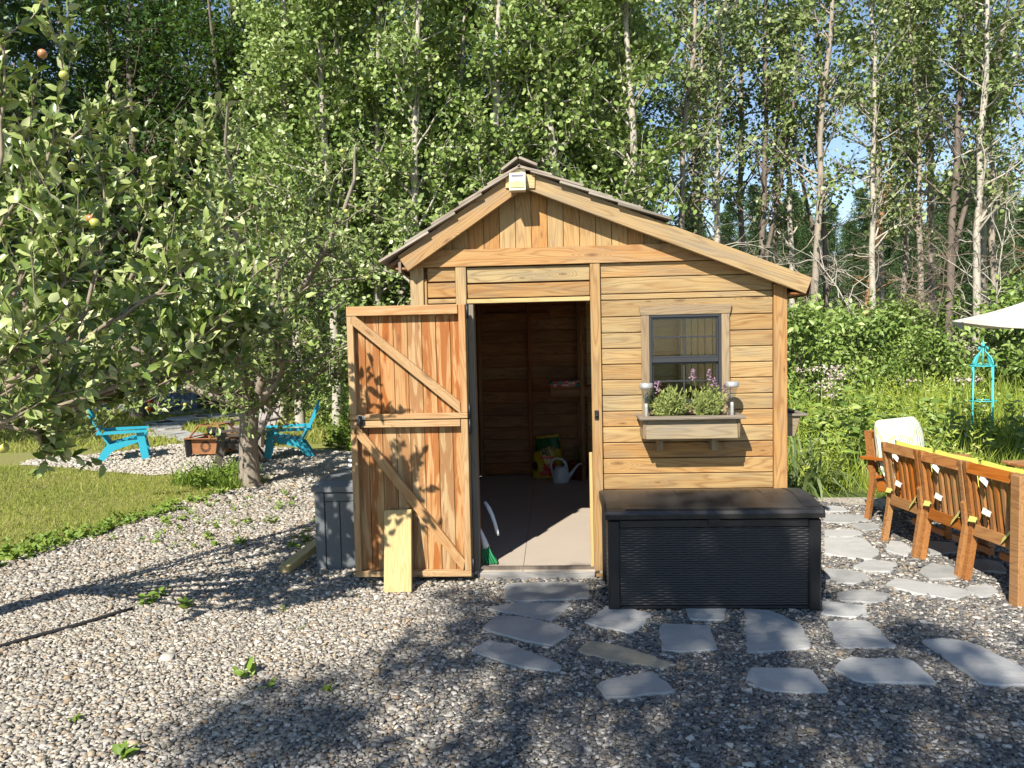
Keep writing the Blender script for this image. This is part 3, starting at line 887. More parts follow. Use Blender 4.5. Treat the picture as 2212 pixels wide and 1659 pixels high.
plank('door_stud', (0.385, 0.13, 0.065), (0.385, 0.13, 1.87), 0.05, 0.07, (0, -1, 0), M['inside'], S)
plank('plate', (2.385, 0.06, 1.88), (2.385, 3.66, 1.88), 0.09, 0.05, (1, 0, 0), M['siding'], S)
plank('plate', (2.385, 0.06, 1.06), (2.385, 3.66, 1.06), 0.07, 0.05, (1, 0, 0), M['siding'], S)
for k, y in enumerate(np.linspace(0.10, 3.6, 11)):
    plank('stud', (2.375, y, 1.09), (2.375, y, 1.84), 0.045, 0.075, (1, 0, 0), M['pine'], S)  # studs made paler, interior light put into their colour
    if k < 10:
        mb = MB(); mb.box((2.41, y + 0.03, 1.10), (2.414, y + 0.32, 1.83)); mb.build('side_pane', M['glass'], S)
# added panels behind the front siding so no daylight leaks in
mb = MB(); mb.box((1.247, 0.062, 0.07), (1.56, 0.07, 2.2)); mb.box((2.02, 0.062, 0.07), (2.40, 0.07, 1.9)); mb.box((1.56, 0.062, 0.07), (2.02, 0.07, 1.14)); mb.box((1.56, 0.062, 1.76), (2.02, 0.07, 2.1)); mb.box((0.06, 0.062, 0.07), (0.36, 0.07, 2.15)); mb.box((0.36, 0.062, 1.88), (1.247, 0.07, 2.2))
mb.prism([(0.08, 2.19), (2.02, 2.19), (0.735, 2.67)], 0.008, (0, 0.062, 0))
mb.build('light_block_panel', M['inside'], S)
mb = MB(); mb.prism([(0.03, 0.05), (2.41, 0.05), (2.41, 1.98), (0.735, 2.665), (0.03, 2.2)], 0.02, (0, 3.675, 0)); mb.build('light_block_backing', M['dark_bark'], S)  # added backing, stops daylight showing between the back boards
mb = MB(); mb.box((0.003, 0.06, 0.05), (0.022, 3.67, 2.14)); mb.box((2.415, 0.06, 0.05), (2.432, 3.67, 1.04)); mb.build('side_sheathing', M['siding'], S)
# interior shelf
sh = plank('shelf', (0.89, 3.42, 1.075), (2.3, 3.42, 1.075), 0.36, 0.025, (0, 0, 1), M['inside'], S)
plank('shelf_rail', (0.89, 3.25, 1.02), (2.3, 3.25, 1.02), 0.08, 0.03, (0, -1, 0), M['inside'], S)
plank('shelf_post', (1.235, 3.25, 0.065), (1.235, 3.25, 1.85), 0.045, 0.06, (0, -1, 0), M['inside'], S)

# Dutch door: two leaves folded back against the wall, braced side showing
DX0, DX1 = -0.404, 0.369


def door_leaf(z0, z1, top, bot, label, tilt, bb):
    d = empty('door_leaf', (DX1, FY, 0), 0, S)
    d.rotation_euler = (0, 0, tilt)
    if label: d['label'] = label
    W = DX1 - DX0
    xs = np.linspace(-W + 0.012, -0.012, 9)
    for k in range(8):
        plank('door_plank', ((xs[k] + xs[k + 1]) / 2, 0.046 + random.uniform(-.0015, .0015), z0 + 0.005), ((xs[k] + xs[k + 1]) / 2, 0.046, z1 - 0.005), xs[k + 1] - xs[k] - 0.003, 0.018, (0, -1, 0), M['door'], d, 0.0025)
    plank('door_rail', (-W, 0.008, z1 - top / 2), (-0.048, 0.008, z1 - top / 2), top, 0.05, (0, -1, 0), M['door_frame'], d)
    plank('door_rail', (-W, 0.008, z0 + bot / 2), (0, 0.008, z0 + bot / 2), bot, 0.05, (0, -1, 0), M['door_frame'], d)
    plank('door_stile', (-W + 0.021, 0.010, z0 + bot), (-W + 0.021, 0.010, z1 - top), 0.042, 0.046, (0, -1, 0), M['door_frame'], d)
    plank('door_stile', (-0.022, 0.010, z0 + bot), (-0.022, 0.010, z1), 0.044, 0.046, (0, -1, 0), M['door_frame'], d)
    A = Vector((-W + 0.055, 0.004, z1 - top - 0.035)); B = Vector((-0.055, 0.004, z0 + bot + 0.04))
    dr = (B - A); L = dr.length
    shaped('door_brace', [(-L / 2 - 0.02, -0.028), (L / 2 + 0.035, -0.028), (L / 2 - 0.015, 0.028), (-L / 2 - 0.05, 0.028)][:4], 0.034, (A + B) / 2, dr, (0, 0, 1), M['door_frame'], d)
    for zz in bb:
        mb = MB(); mb.box((0.003, 0.0, zz - 0.045), (0.022, 0.012, zz + 0.045), 0.002); mb.tube([(0.012, -0.004, zz - 0.05), (0.012, -0.004, zz + 0.05)], 0.007, 8)
        mb.build('hinge', M['black_metal'], d)
    return d


d1 = door_leaf(1.107, 1.846, 0.062, 0.036, None, 0.012, (1.80, 1.15))
d2 = door_leaf(0.062, 1.100, 0.045, 0.038, None, 0.0, (1.05, 0.13))
mb = MB(); mb.box((-0.36, FY - 0.027, 1.075), (-0.305, FY - 0.016, 1.10), 0.002); mb.box((-0.345, FY - 0.035, 1.062), (-0.32, FY - 0.02, 1.135), 0.003); mb.tube([(-0.333, FY - 0.04, 1.05), (-0.333, FY - 0.04, 1.12)], 0.006, 8)
mb.build('slide_bolt', M['black_metal'], S)
mb = MB(); mb.box((-0.36, FY - 0.026, 1.112), (-0.30, FY - 0.017, 1.137), 0.002); mb.build('bolt_plate', M['steel'], S)
mb = MB(); mb.box((1.195, -0.012, 1.075), (1.222, -0.001, 1.135), 0.003); mb.tube([(1.2, -0.018, 1.10), (1.216, -0.018, 1.10)], 0.007, 8); mb.build('door_latch', M['black_metal'], S)

# window
win = empty('window', (1.79, 0, 1.45), 0, S)


def wpart(name, lo, hi, m, bev=0.002):
    mb = MB(); mb.box((lo[0] - 1.79, lo[1], lo[2] - 1.45), (hi[0] - 1.79, hi[1], hi[2] - 1.45), bev)
    return mb.build(name, m, win)


shaped('window_head', [(-0.298, 0.030), (0.298, 0.030), (0.286, -0.030), (-0.286, -0.030)], 0.022, (0, 0.007, 0.33), (1, 0, 0), (0, 0, 1), M['planter'], win)
plank('window_casing', (-0.258, 0.008, -0.36), (-0.258, 0.008, 0.299), 0.052, 0.018, (0, -1, 0), M['planter'], win)
plank('window_casing', (0.258, 0.008, -0.36), (0.258, 0.008, 0.299), 0.052, 0.018, (0, -1, 0), M['planter'], win)
plank('window_casing', (-0.231, 0.008, -0.32), (0.231, 0.008, -0.32), 0.06, 0.016, (0, -1, 0), M['planter'], win)
X0, X1, Z0, Z1 = 1.558, 2.022, 1.165, 1.747
zm = 1.468
wpart('window_frame', (X0, 0.0, Z1 - 0.016), (X1, 0.05, Z1), M['black_frame'])
wpart('window_frame', (X0, 0.0, Z0), (X1, 0.05, Z0 + 0.02), M['black_frame'])
wpart('window_frame', (X0, 0.0, Z0 + .02), (X0 + 0.016, 0.05, Z1 - .016), M['black_frame'])
wpart('window_frame', (X1 - 0.02, 0.0, Z0 + .02), (X1, 0.05, Z1 - .016), M['black_frame'])
wpart('meeting_rail', (X0 + .016, 0.004, zm - 0.03), (X1 - .02, 0.04, zm), M['black_frame'])
for nm, z0, z1, yy in (('u', zm, Z1 - 0.016, 0.018), ('l', Z0 + 0.02, zm - 0.03, 0.030)):
    a, b = X0 + 0.016, X1 - 0.02
    for lo, hi in (((a, yy - .008, z1 - .012), (b, yy + .01, z1)), ((a, yy - .008, z0), (b, yy + .01, z0 + .012)), ((a, yy - .008, z0 + .012), (a + .012, yy + .01, z1 - .012)), ((b - .012, yy - .008, z0 + .012), (b, yy + .01, z1 - .012))):
        wpart('sash', lo, hi, M['black_frame'], 0.0015)
    xm = (a + b) / 2 - 0.005; zmid = (z0 + z1) / 2 + 0.004
    wpart('muntin', (xm - .006, yy - .004, z0 + .012), (xm + .006, yy + .006, z1 - .012), M['black_frame'], 0.001)
    wpart('muntin', (a + .012, yy - .003, zmid - .005), (xm - .006, yy + .005, zmid + .005), M['black_frame'], 0.001)
    wpart('muntin', (xm + .006, yy - .003, zmid - .005), (b - .012, yy + .005, zmid + .005), M['black_frame'], 0.001)
    for (xa, xb) in ((a + .012, xm - .006), (xm + .006, b - .012)):
        for (za, zb) in ((z0 + .012, zmid - .005), (zmid + .005, z1 - .012)):
            wpart('pane', (xa, yy, za), (xb, yy + 0.003, zb), M['glass'], 0)

# planter box below the window
pb = empty('planter_box', (1.79, -0.11, 0.96), 0, S)
plank('planter_front', (-0.285, -0.082, 0.065), (0.285, -0.082, 0.065), 0.125, 0.018, (0, -1, 0.16), M['planter'], pb)
shaped('planter_side', [(-0.098, -0.06), (0.07, -0.06), (0.096, 0.06), (-0.098, 0.06)], 0.018, (-0.293, 0, 0.065), (0, -1, 0), (0, 0, 1), M['planter'], pb)
shaped('planter_side', [(-0.098, -0.06), (0.07, -0.06), (0.096, 0.06), (-0.098, 0.06)], 0.018, (0.293, 0, 0.065), (0, -1, 0), (0, 0, 1), M['planter'], pb)
plank('planter_floor', (-0.28, 0.01, 0.01), (0.28, 0.01, 0.01), 0.17, 0.018, (0, 0, 1), M['planter'], pb)
plank('planter_rim', (-0.328, -0.10, 0.138), (0.328, -0.10, 0.138), 0.05, 0.016, (0, -0.15, 1), M['gray'], pb)
plank('planter_rim', (-0.31, -0.074, 0.139), (-0.31, 0.10, 0.139), 0.04, 0.016, (0, 0, 1), M['gray'], pb)
plank('planter_rim', (0.31, -0.074, 0.139), (0.31, 0.10, 0.139), 0.04, 0.016, (0, 0, 1), M['gray'], pb)
plank('planter_bracket', (-0.18, 0.07, -0.09), (-0.18, 0.07, 0.0), 0.04, 0.08, (0, -1, 0), M['planter'], pb)
plank('planter_bracket', (0.165, 0.07, -0.09), (0.165, 0.07, 0.0), 0.04, 0.08, (0, -1, 0), M['planter'], pb)
mb = MB(); nx, ny = 40, 12
V = []; Fc = []
for j in range(ny + 1):
    for i in range(nx + 1):
        V.append((-0.284 + 0.568 * i / nx, -0.072 + 0.16 * j / ny, 0.122 + random.uniform(-.006, .006)))
for j in range(ny):
    for i in range(nx):
        a = j * (nx + 1) + i; Fc.append((a, a + 1, a + nx + 2, a + nx + 1))
mb.add(V, Fc, True)
mb.build('soil', M['soil'], pb)
# box on the right-hand side wall, seen end on
sp = empty('planter_box', (2.44, 0.35, 0.88), 0, S)
shaped('planter_side', [(0.0, 0.0), (0.15, 0.0), (0.19, 0.14), (0.0, 0.14)], 0.018, (0, 0.0, 0.02), (1, 0, 0), (0, 0, 1), M['planter'], sp)
plank('planter_front', (0.172, 0.01, 0.09), (0.172, 0.9, 0.09), 0.15, 0.018, (1, 0, -.25), M['planter'], sp)
plank('planter_rim', (0.01, -0.01, 0.168), (0.235, -0.01, 0.168), 0.04, 0.016, (0, 0, 1), M['gray'], sp)
plank('planter_rim', (0.212, 0.012, 0.168), (0.212, 0.9, 0.168), 0.045, 0.016, (0, 0, 1), M['gray'], sp)
mb = MB(); mb.box((0.02, 0.02, 0.12), (0.165, 0.88, 0.14)); mb.build('soil', M['soil'], sp)

# solar light on the gable peak
wl = empty('solar_light', (0.7275, FY - 0.015, 2.60)); tag(wl, 'cream solar motion light fixed under the roof peak', 'light')
mb = MB(); mb.box((-0.050, -0.004, -0.02), (0.050, 0.0, 0.088), 0.001); mb.build('back_plate', M['cream_plastic'], wl)
prof = [(0.0, 0.065), (-0.02, 0.062), (-0.062, 0.012), (-0.064, -0.055), (0.0, -0.058)]
mb = MB(); mb.prism([(p[0], p[1]) for p in prof], 0.102, (-0.051, -0.004, 0), ((0, 1, 0), (0, 0, 1), (1, 0, 0))); mb.build('housing', M['cream_plastic'], wl)
mb = MB(); mb.add([(-0.038, -0.037, 0.0485), (0.038, -0.037, 0.0485), (0.038, -0.052, 0.0305), (-0.038, -0.052, 0.0305)], [(0, 1, 2, 3)]); mb.build('solar_panel', M['solar_cell'], wl)
mb = MB(); mb.box((-0.043, -0.0715, -0.040), (0.043, -0.068, -0.004), 0.001); mb.build('lens', M['lamp_lens'], wl)
for x in (-0.008, 0.008):
    mb = MB(); mb.tube([(x, -0.066, 0.004), (x, -0.074, 0.004)], 0.004, 8); mb.build('sensor', M['white_plastic'], wl)

# ---------------------------------------------------------------- black wicker deck box
bx = empty('deck_box', (1.835, -0.34, 0.0)); tag(bx, 'black resin deck box with wicker panels in front of the shed window', 'storage box')
BW, BD = 0.600, 0.285


def weave(name, w0, w1, z0, z1, o, X, Yn, m, parent, nrow=34, ncol=13):
    nu, nv = ncol * 10, nrow * 5
    u = np.linspace(0, 1, nu + 1); v = np.linspace(0, 1, nv + 1)
    U, Vv = np.meshgrid(u, v)
    row = np.floor(Vv * nrow * 0.9999); fr = Vv * nrow - row
    prof = np.sqrt(np.clip(1 - (2 * fr - 1) ** 2, 0, 1))
    ph = np.cos(U * ncol * 2 * np.pi + np.pi * (row % 2))
    h = 0.0045 * prof * (1 + 0.55 * ph)
    wd = w0 + (w1 - w0) * Vv
    X = np.array(X, float); Yn = np.array(Yn, float); o = np.array(o, float)
    P = o + (U[..., None] - 0.5) * wd[..., None] * X + np.array([0, 0, 1.0]) * (z0 + (z1 - z0) * Vv)[..., None] + h[..., None] * Yn
    idx = np.arange((nu + 1) * (nv + 1)).reshape(nv + 1, nu + 1)
    Fc = np.stack([idx[:-1, :-1], idx[:-1, 1:], idx[1:, 1:], idx[1:, :-1]], -1).reshape(-1, 4)
    me = arr_mesh(name, P.reshape(-1, 3), Fc, smooth=True)
    return obj(name, me, m, parent)


mb = MB(); mb.box((-BW + 0.02, -BD + 0.01, 0.03), (BW - 0.02, BD, 0.55)); mb.build('body', M['box_black'], bx)
weave('wicker_panel', 1.10, 1.10, 0.045, 0.505, (0, -BD + 0.008, 0), (1, 0, 0), (0, -1, 0), M['box_black'], bx)
weave('wicker_panel', 0.44, 0.44, 0.045, 0.505, (-BW + 0.018, 0, 0), (0, -1, 0), (-1, 0, 0), M['box_black'], bx, 34, 6)
for sx in (-1, 1):
    for sy in (-1, 1):
        mb = MB(); x = sx * (BW - 0.028); y = sy * (BD - 0.018)
        mb.box((x - 0.035, y - 0.028, 0.0), (x + 0.035, y + 0.028, 0.552), 0.008); mb.build('leg', M['box_black'], bx)
mb = MB(); mb.box((-BW + 0.064, -BD - 0.006, 0.508), (BW - 0.064, -BD + 0.02, 0.552), 0.003); mb.build('front_rail', M['box_black'], bx)
mb = MB(); mb.box((-BW + 0.064, -BD - 0.002, 0.028), (BW - 0.064, -BD + 0.02, 0.043), 0.003); mb.build('bottom_rail', M['box_black'], bx)
# domed lid
LWx, LDy = BW + 0.022, BD + 0.028
cs = [(-LDy, 0.562), (-LDy - 0.004, 0.590), (-LDy + 0.006, 0.606), (-LDy + 0.03, 0.616)] + [(-LDy + 0.03 + (2 * LDy - 0.06) * t, 0.616 + 0.036 * math.sin(math.pi * t)) for t in np.linspace(0.08, 0.92, 9)] + [(LDy - 0.03, 0.616), (LDy, 0.59), (LDy, 0.562)]
mb = MB()
for xa, xb, dz in ((-LWx, LWx, 0.0),):
    nn = len(cs)
    vs = [(xa + 0.012, p[0] * 0.985, p[1] - 0.003) for p in cs] + [(xa, p[0], p[1] - 0.008 * (p[1] > .6)) for p in cs]
    xs = [(-LWx + 0.006, 0.97, -0.012), (-LWx, 0.99, -0.005), (-LWx + 0.012, 1.0, 0.0), (LWx - 0.012, 1.0, 0.0), (LWx, 0.99, -0.005), (LWx - 0.006, 0.97, -0.012)]
    vs = [(x, p[0] * s, max(0.562, p[1] + d)) for x, s, d in xs[1:5] for p in cs]
    fs = [tuple(range(nn)), tuple(reversed(range(3 * nn, 4 * nn)))]
    for r_ in range(3):
        for k in range(nn - 1):
            fs.append((r_ * nn + k, r_ * nn + k + 1, (r_ + 1) * nn + k + 1, (r_ + 1) * nn + k))
        fs.append((r_ * nn + nn - 1, r_ * nn, (r_ + 1) * nn, (r_ + 1) * nn + nn - 1))
    mb.add(vs, fs, False)
lid = mb.build('lid', M['box_lid'], bx)
# raised rim boards and seams on the lid
for x0, x1 in ((-LWx + 0.014, -LWx + 0.105), (LWx - 0.105, LWx - 0.014)):
    mb = MB(); pr = [(p[0] * 0.97, p[1] + 0.0035) for p in cs[3:-2]]
    vs = [(x0, y, z) for y, z in pr] + [(x1, y, z) for y, z in pr]; n = len(pr)
    mb.add(vs, [(k, k + 1, n + k + 1, n + k) for k in range(n - 1)]); mb.build('lid_end_panel', M['box_lid'], lid)
mb = MB(); mb.box((-LWx + 0.12, -LDy + 0.02, 0.612), (LWx - 0.12, -LDy + 0.05, 0.622), 0.002); mb.build('lid_front_strip', M['box_lid'], lid)
for k in range(6):
    x0 = -LWx + 0.115 + k * (2 * LWx - 0.23) / 6; x1 = x0 + (2 * LWx - 0.23) / 6 - 0.007
    pr = [(p[0] * 0.90, p[1] + 0.0025) for p in cs[4:-3]]; n = len(pr)
    mb = MB(); mb.add([(x0, y, z) for y, z in pr] + [(x1, y, z) for y, z in pr], [(j, j + 1, n + j + 1, n + j) for j in range(n - 1)], True)
    mb.build('lid_slat', M['box_lid'], lid)
mb = MB(); mb.prism([(-0.034, 0), (0.034, 0), (0.034, -0.014), (0.024, -0.034), (-0.024, -0.034), (-0.034, -0.014)], 0.016, (0, -BD - 0.018, 0.556)); mb.build('clasp', M['box_black'], bx)

# ---------------------------------------------------------------- grey storage box behind the door
gb = empty('storage_box', (-0.435, 0.56, 0)); tag(gb, 'charcoal grey resin storage box half hidden behind the open door', 'storage box')
mb = MB(); mb.box((-0.315, -0.325, 0.0), (0.40, 0.33, 0.565)); mb.build('body', M['box_gray'], gb)
mb = MB(); mb.box((-0.33, -0.345, 0.0), (-0.262, -0.31, 0.565), 0.004); mb.build('corner_trim', M['box_gray'], gb)
for x0, x1 in ((-0.258, -0.155), (-0.15, -0.045), (-0.04, 0.065), (0.07, 0.175), (0.18, 0.285), (0.29, 0.39)):
    mb = MB(); mb.box((x0, -0.338, 0.012), (x1, -0.32, 0.50), 0.003); mb.build('front_panel', M['box_gray'], gb)
mb = MB(); mb.box((-0.258, -0.342, 0.505), (0.39, -0.32, 0.563), 0.003); mb.build('front_rail', M['box_gray'], gb)
for k in range(5):
    y0 = -0.30 + k * 0.125
    mb = MB(); mb.box((-0.327, y0, 0.012), (-0.31, y0 + 0.12, 0.563), 0.003); mb.build('side_panel', M['box_gray'], gb)
mb = MB()
a = [(-0.345, -0.36), (0.41, -0.36), (0.41, 0.35), (-0.345, 0.35)]; b = [(-0.31, -0.315), (0.38, -0.315), (0.38, 0.31), (-0.31, 0.31)]
mb.add([(x, y, 0.572) for x, y in a] + [(x, y, 0.608) for x, y in a] + [(x, y, 0.645) for x, y in b], [(0, 1, 2, 3), (8, 9, 10, 11)] + [(k, (k + 1) % 4, 4 + (k + 1) % 4, 4 + k) for k in range(4)] + [(4 + k, 4 + (k + 1) % 4, 8 + (k + 1) % 4, 8 + k) for k in range(4)])
mb.build('lid', M['box_gray'], gb)
# white hose lying on it
pts = [(-0.50 + 0.16 * math.cos(t) * (1 - t * .012), 0.72 + 0.10 * math.sin(t), 0.66 + 0.012 * t / 2) for t in np.linspace(0, 15, 70)]
o = MB().tube(pts, 0.011, 8).build('coiled_hose', M['white_plastic']); tag(o, 'coil of white hose lying on the grey storage box', 'hose')

# ---------------------------------------------------------------- loose boards
o = plank('loose_board', (-0.088, -0.265, 0.012), (-0.100, -0.128, 0.515), 0.178, 0.034, (0, -1, 0), M['pine'], None); tag(o, 'pale yellow pine board leaning upright against the lower door', 'board')
o = plank('timber_offcut', (-0.97, 0.13, 0.045), (-0.80, 0.62, 0.16), 0.085, 0.05, (0, 0, 1), M['pine'], None); tag(o, 'short brown timber offcut lying beside the grey storage box', 'board')

# ---------------------------------------------------------------- things inside the shed
BX0 = (0.835, 3.44)


def bag_depth(x, z):
    """half thickness of the bag of soil at x (-1..1), z (0..1)"""
    return 0.105 * max(0, (1 - abs(x) ** 2.6)) ** 0.6 * (0.35 + 0.65 * math.sin(math.pi * min(1, (z * 0.86 + 0.10)))) + 0.004


def bag_half(z): return 0.158 + 0.012 * math.sin(z * 5.0) - 0.02 * (z > 0.8) * (z - 0.8) * 5


nx, nz = 56, 84
V = []; Cc = []
r = np.random.default_rng(3)
fl = [(-0.05, 0.20, .17), (0.10, 0.24, .16), (0.45, 0.27, .15), (-0.25, 0.12, .12), (0.25, 0.12, .13), (0.6, 0.16, .1)]
for sgn in (-1, 1):
    for j in range(nz + 1):
        for i in range(nx + 1):
            x = -1 + 2 * i / nx; z = j / nz
            hw = bag_half(z); lean = 0.06 * z
            V.append((x * hw + (0.012 * z), sgn * bag_depth(x, z) + 0.05 * z + (0.004 * math.sin(x * 9 + z * 14)), 0.47 * z + 0.012 * x * (z > .9)))
            c = (0.40, 0.30, 0.02)  # print tones lowered, shade of the shed interior put into the colours
            wv = 0.68 + 0.06 * math.cos(x * 2.2 - .6) - 0.05 * abs(x)
            if z > wv + .02 and z < 0.95: c = (0.01, 0.09, 0.02)
            if 0.95 <= z: c = (0.42, 0.30, 0.05)
            if abs(x) > 0.93: c = (0.5, 0.38, 0.03)
            if 0.475 < z < 0.535 and -0.42 < x < 0.42: c = (0.55, 0.02, 0.015)
            for fx, fz, fr in fl:
                dd = math.hypot((x - fx) * 0.5, z - fz); an = math.atan2(z - fz, (x - fx) * .5)
                if dd < fr * (0.75 + 0.3 * math.cos(an * 7 + fx * 9)):
                    c = (0.42, 0.012, 0.02) if r.random() > .12 else (0.6, 0.35, 0.35)
            if math.hypot((x + .78) * .6, (z - .29)) < .12: c = (0.05, 0.02, 0.01)
            if math.hypot((x - .15) * .5, (z - .40)) < .055 and r.random() > .4: c = (0.75, 0.72, 0.62)
            if 0.05 > z: c = (0.42, 0.32, 0.03)
            Cc.append(c)
m1 = (nx + 1) * (nz + 1); Fq = []
for sgn, base in ((0, 0), (1, m1)):
    for j in range(nz):
        for i in range(nx):
            a = base + j * (nx + 1) + i; q = (a, a + 1, a + nx + 2, a + nx + 1)
            Fq.append(q if sgn == 0 else q[::-1])
for i in range(nx):
    Fq.append((i, m1 + i, m1 + i + 1, i + 1)); t = nz * (nx + 1); Fq.append((t + i, t + i + 1, m1 + t + i + 1, m1 + t + i))
for j in range(nz):
    a = j * (nx + 1); Fq.append((a, a + nx + 1, m1 + a + nx + 1, m1 + a)); a += nx; Fq.append((a, m1 + a, m1 + a + nx + 1, a + nx + 1))
me = arr_mesh('bag', np.array(V), np.array(Fq), {'print': np.array(Cc)}, smooth=True)
mm, nd_, lk_, bs_ = newmat('printed_bag'); at_ = N(nd_, 'Attribute', attribute_name='print'); lk_.new(at_.outputs['Color'], bs_.inputs['Base Color']); bs_.inputs['Roughness'].default_value = 0.35
bag = empty('soil_bag', (*BX0, 0.068), -0.04); tag(bag, 'yellow and green bag of potting mix standing inside the shed', 'bag')
obj('bag_body', me, mm, bag)


def text_on_bag(s, size, x0, z0, arc):
    cu = bpy.data.curves.new('t', 'FONT'); cu.body = s; cu.size = size; cu.align_x = 'CENTER'; cu.extrude = 0.0
    cu.offset = 0.0016; cu.resolution_u = 3
    to = bpy.data.objects.new('t', cu); col.objects.link(to)
    me = bpy.data.meshes.new_from_object(to.evaluated_get(bpy.context.evaluated_depsgraph_get()))
    bpy.data.objects.remove(to)
    bm = bmesh.new(); bm.from_mesh(me)
    bmesh.ops.subdivide_edges(bm, edges=[e for e in bm.edges if e.calc_length() > .012], cuts=2)
    bm.to_mesh(me); bm.free()
    for v in me.vertices:
        x, z = v.co.x + x0, v.co.y + z0 - arc * (v.co.x ** 2)
        zz = z / 0.47; v.co = (x, -bag_depth(max(-.98, min(.98, x / bag_half(zz))), zz) + 0.05 * zz - 0.004, z)
    return me


M['ink'] = plain('black_ink', (0.015, 0.012, 0.01), 0.5)
obj('lettering', text_on_bag('Potting', 0.082, 0.0, 0.312, 1.2), M['ink'], bag)
obj('lettering', text_on_bag('Mix', 0.075, 0.005, 0.258, 0.6), M['ink'], bag)
# watering can
wc = empty('watering_can', (0.985, 3.15, 0.066)); tag(wc, 'pale blue grey watering can in front of the bag of potting mix', 'watering can')
M['can'] = plain('pale_blue_plastic', (0.46, 0.55, 0.60), 0.4, namt=0.05)
mb = MB(); mb.lathe([(0.0, 0), (0.088, 0), (0.094, 0.02), (0.092, 0.09), (0.08, 0.13), (0.055, 0.165), (0.045, 0.175), (0.0, 0.17)], (0, 0, 0), 28); mb.build('body', M['can'], wc)
mb = MB(); mb.tube([(0.075, 0, 0.055), (0.11, 0, 0.09), (0.16, 0, 0.16), (0.195, 0, 0.195), (0.23, 0, 0.20)], [0.026, 0.021, 0.013, 0.010, 0.013], 12); mb.build('spout', M['can'], wc)
mb = MB(); mb.tube([(0.072, 0, 0.125), (0.05, 0, 0.21), (0.015, 0, 0.25), (-0.04, 0, 0.262), (-0.09, 0, 0.24), (-0.105, 0, 0.18), (-0.085, 0, 0.08)], [0.016, 0.016, 0.014, 0.012, 0.012, 0.012, 0.012], 10); mb.build('handle', M['can'], wc)
pt = empty('flower_pot', (1.19, 3.33, 0.066)); tag(pt, 'dark red plant pot standing behind the watering can', 'pot')
mb = MB(); mb.lathe([(0.0, 0), (0.085, 0), (0.115, 0.17), (0.125, 0.17), (0.128, 0.20), (0.108, 0.20), (0.10, 0.15), (0, 0.15)], (0, 0, 0), 28); mb.build('pot_body', M['clay'], pt)
mb = MB()
for k in range(9):
    a = k * 0.7; mb.tube([(0.03 * math.cos(a), 0.03 * math.sin(a), 0.15), (0.06 * math.cos(a), 0.06 * math.sin(a), 0.27), (0.09 * math.cos(a), 0.09 * math.sin(a), 0.36 + .05 * math.sin(k))], [0.008, 0.009, 0.002], 5)
mb.build('leaf_cluster', M['stem'], pt)
# folded towel on the shelf
M['towel'] = None
mm, nd_, lk_, bs_ = newmat('printed_towel'); tc_ = N(nd_, 'TexCoord'); nt_ = mm.node_tree
f_ = noise(nt_, mapping(nt_, tc_.outputs['Object'], (1, 1, 1)), 9.0, 2, 0.5, 1.5)
lk_.new(ramp(nt_, f_, [(0.0, (0.04, 0.30, 0.32)), (0.40, (0.05, 0.32, 0.34)), (0.46, (0.6, 0.04, 0.03)), (0.56, (0.62, 0.55, 0.48)), (0.64, (0.55, 0.05, 0.03)), (0.72, (0.08, 0.22, 0.10))], 'CONSTANT'), bs_.inputs['Base Color']); bs_.inputs['Roughness'].default_value = 0.95
mb = MB(); nx, ny = 24, 12
for lay, (z0, sx, sy) in enumerate(((0.0, 1.0, 1.0), (0.02, 0.97, .95), (0.038, 0.92, .93))):
    V = [((-0.19 + 0.38 * i / nx) * sx, (-0.12 + 0.24 * j / ny) * sy, z0 + 0.016 * (1 - (abs(2 * i / nx - 1) ** 8)) + 0.006 * math.sin(i * .7 + lay * 2) * math.cos(j * .8)) for j in range(ny + 1) for i in range(nx + 1)]
    V2 = [(x, y, z0) for x, y, z in V]
    Fq = [(j * (nx + 1) + i, j * (nx + 1) + i + 1, (j + 1) * (nx + 1) + i + 1, (j + 1) * (nx + 1) + i) for j in range(ny) for i in range(nx)]
    n0 = len(V)
    sk = [(i, n0 + i, n0 + i + 1, i + 1) for i in range(nx)]
    mb.add(V + V2, Fq + sk, True)
o = mb.build('folded_towel', mm, None, (1.05, 3.36, 1.09)); tag(o, 'folded red and turquoise towel lying on the shelf in the shed', 'towel')
# broom and its white dustpan-like handle behind the door post
br = empty('hand_broom', (0.47, 0.16, 0.068)); tag(br, 'small broom with green bristles on the shed floor by the door', 'broom')
mb = MB()
for k in range(70):
    a = random.uniform(-1, 1); b = random.uniform(-1, 1)
    mb.tube([(a * 0.02 - .03, b * 0.012, 0.13), (a * 0.035 - .015, b * 0.02, 0.065), (a * 0.05 + 0.005, b * 0.03, 0.002 + .01 * abs(a))], [0.0035, 0.004, 0.003], 4, False)
mb.build('bristles', M['green_bristle'], br)
mb = MB(); mb.tube([(-0.025, 0, 0.115), (-0.035, 0, 0.15), (-0.05, 0, 0.20), (-0.075, 0, 0.26)], [0.024, 0.021, 0.014, 0.011], 10); mb.build('handle', M['white_plastic'], br)
o = MB().tube([(0.425, 0.34, 0.46), (0.455, 0.32, 0.42), (0.48, 0.30, 0.37), (0.50, 0.29, 0.31), (0.515, 0.28, 0.255), (0.52, 0.28, 0.235)], [0.013, 0.015, 0.015, 0.014, 0.012, 0.007], 10).build('curved_handle', M['white_plastic']); tag(o, 'white curved tool handle showing beside the door post', 'tool handle')

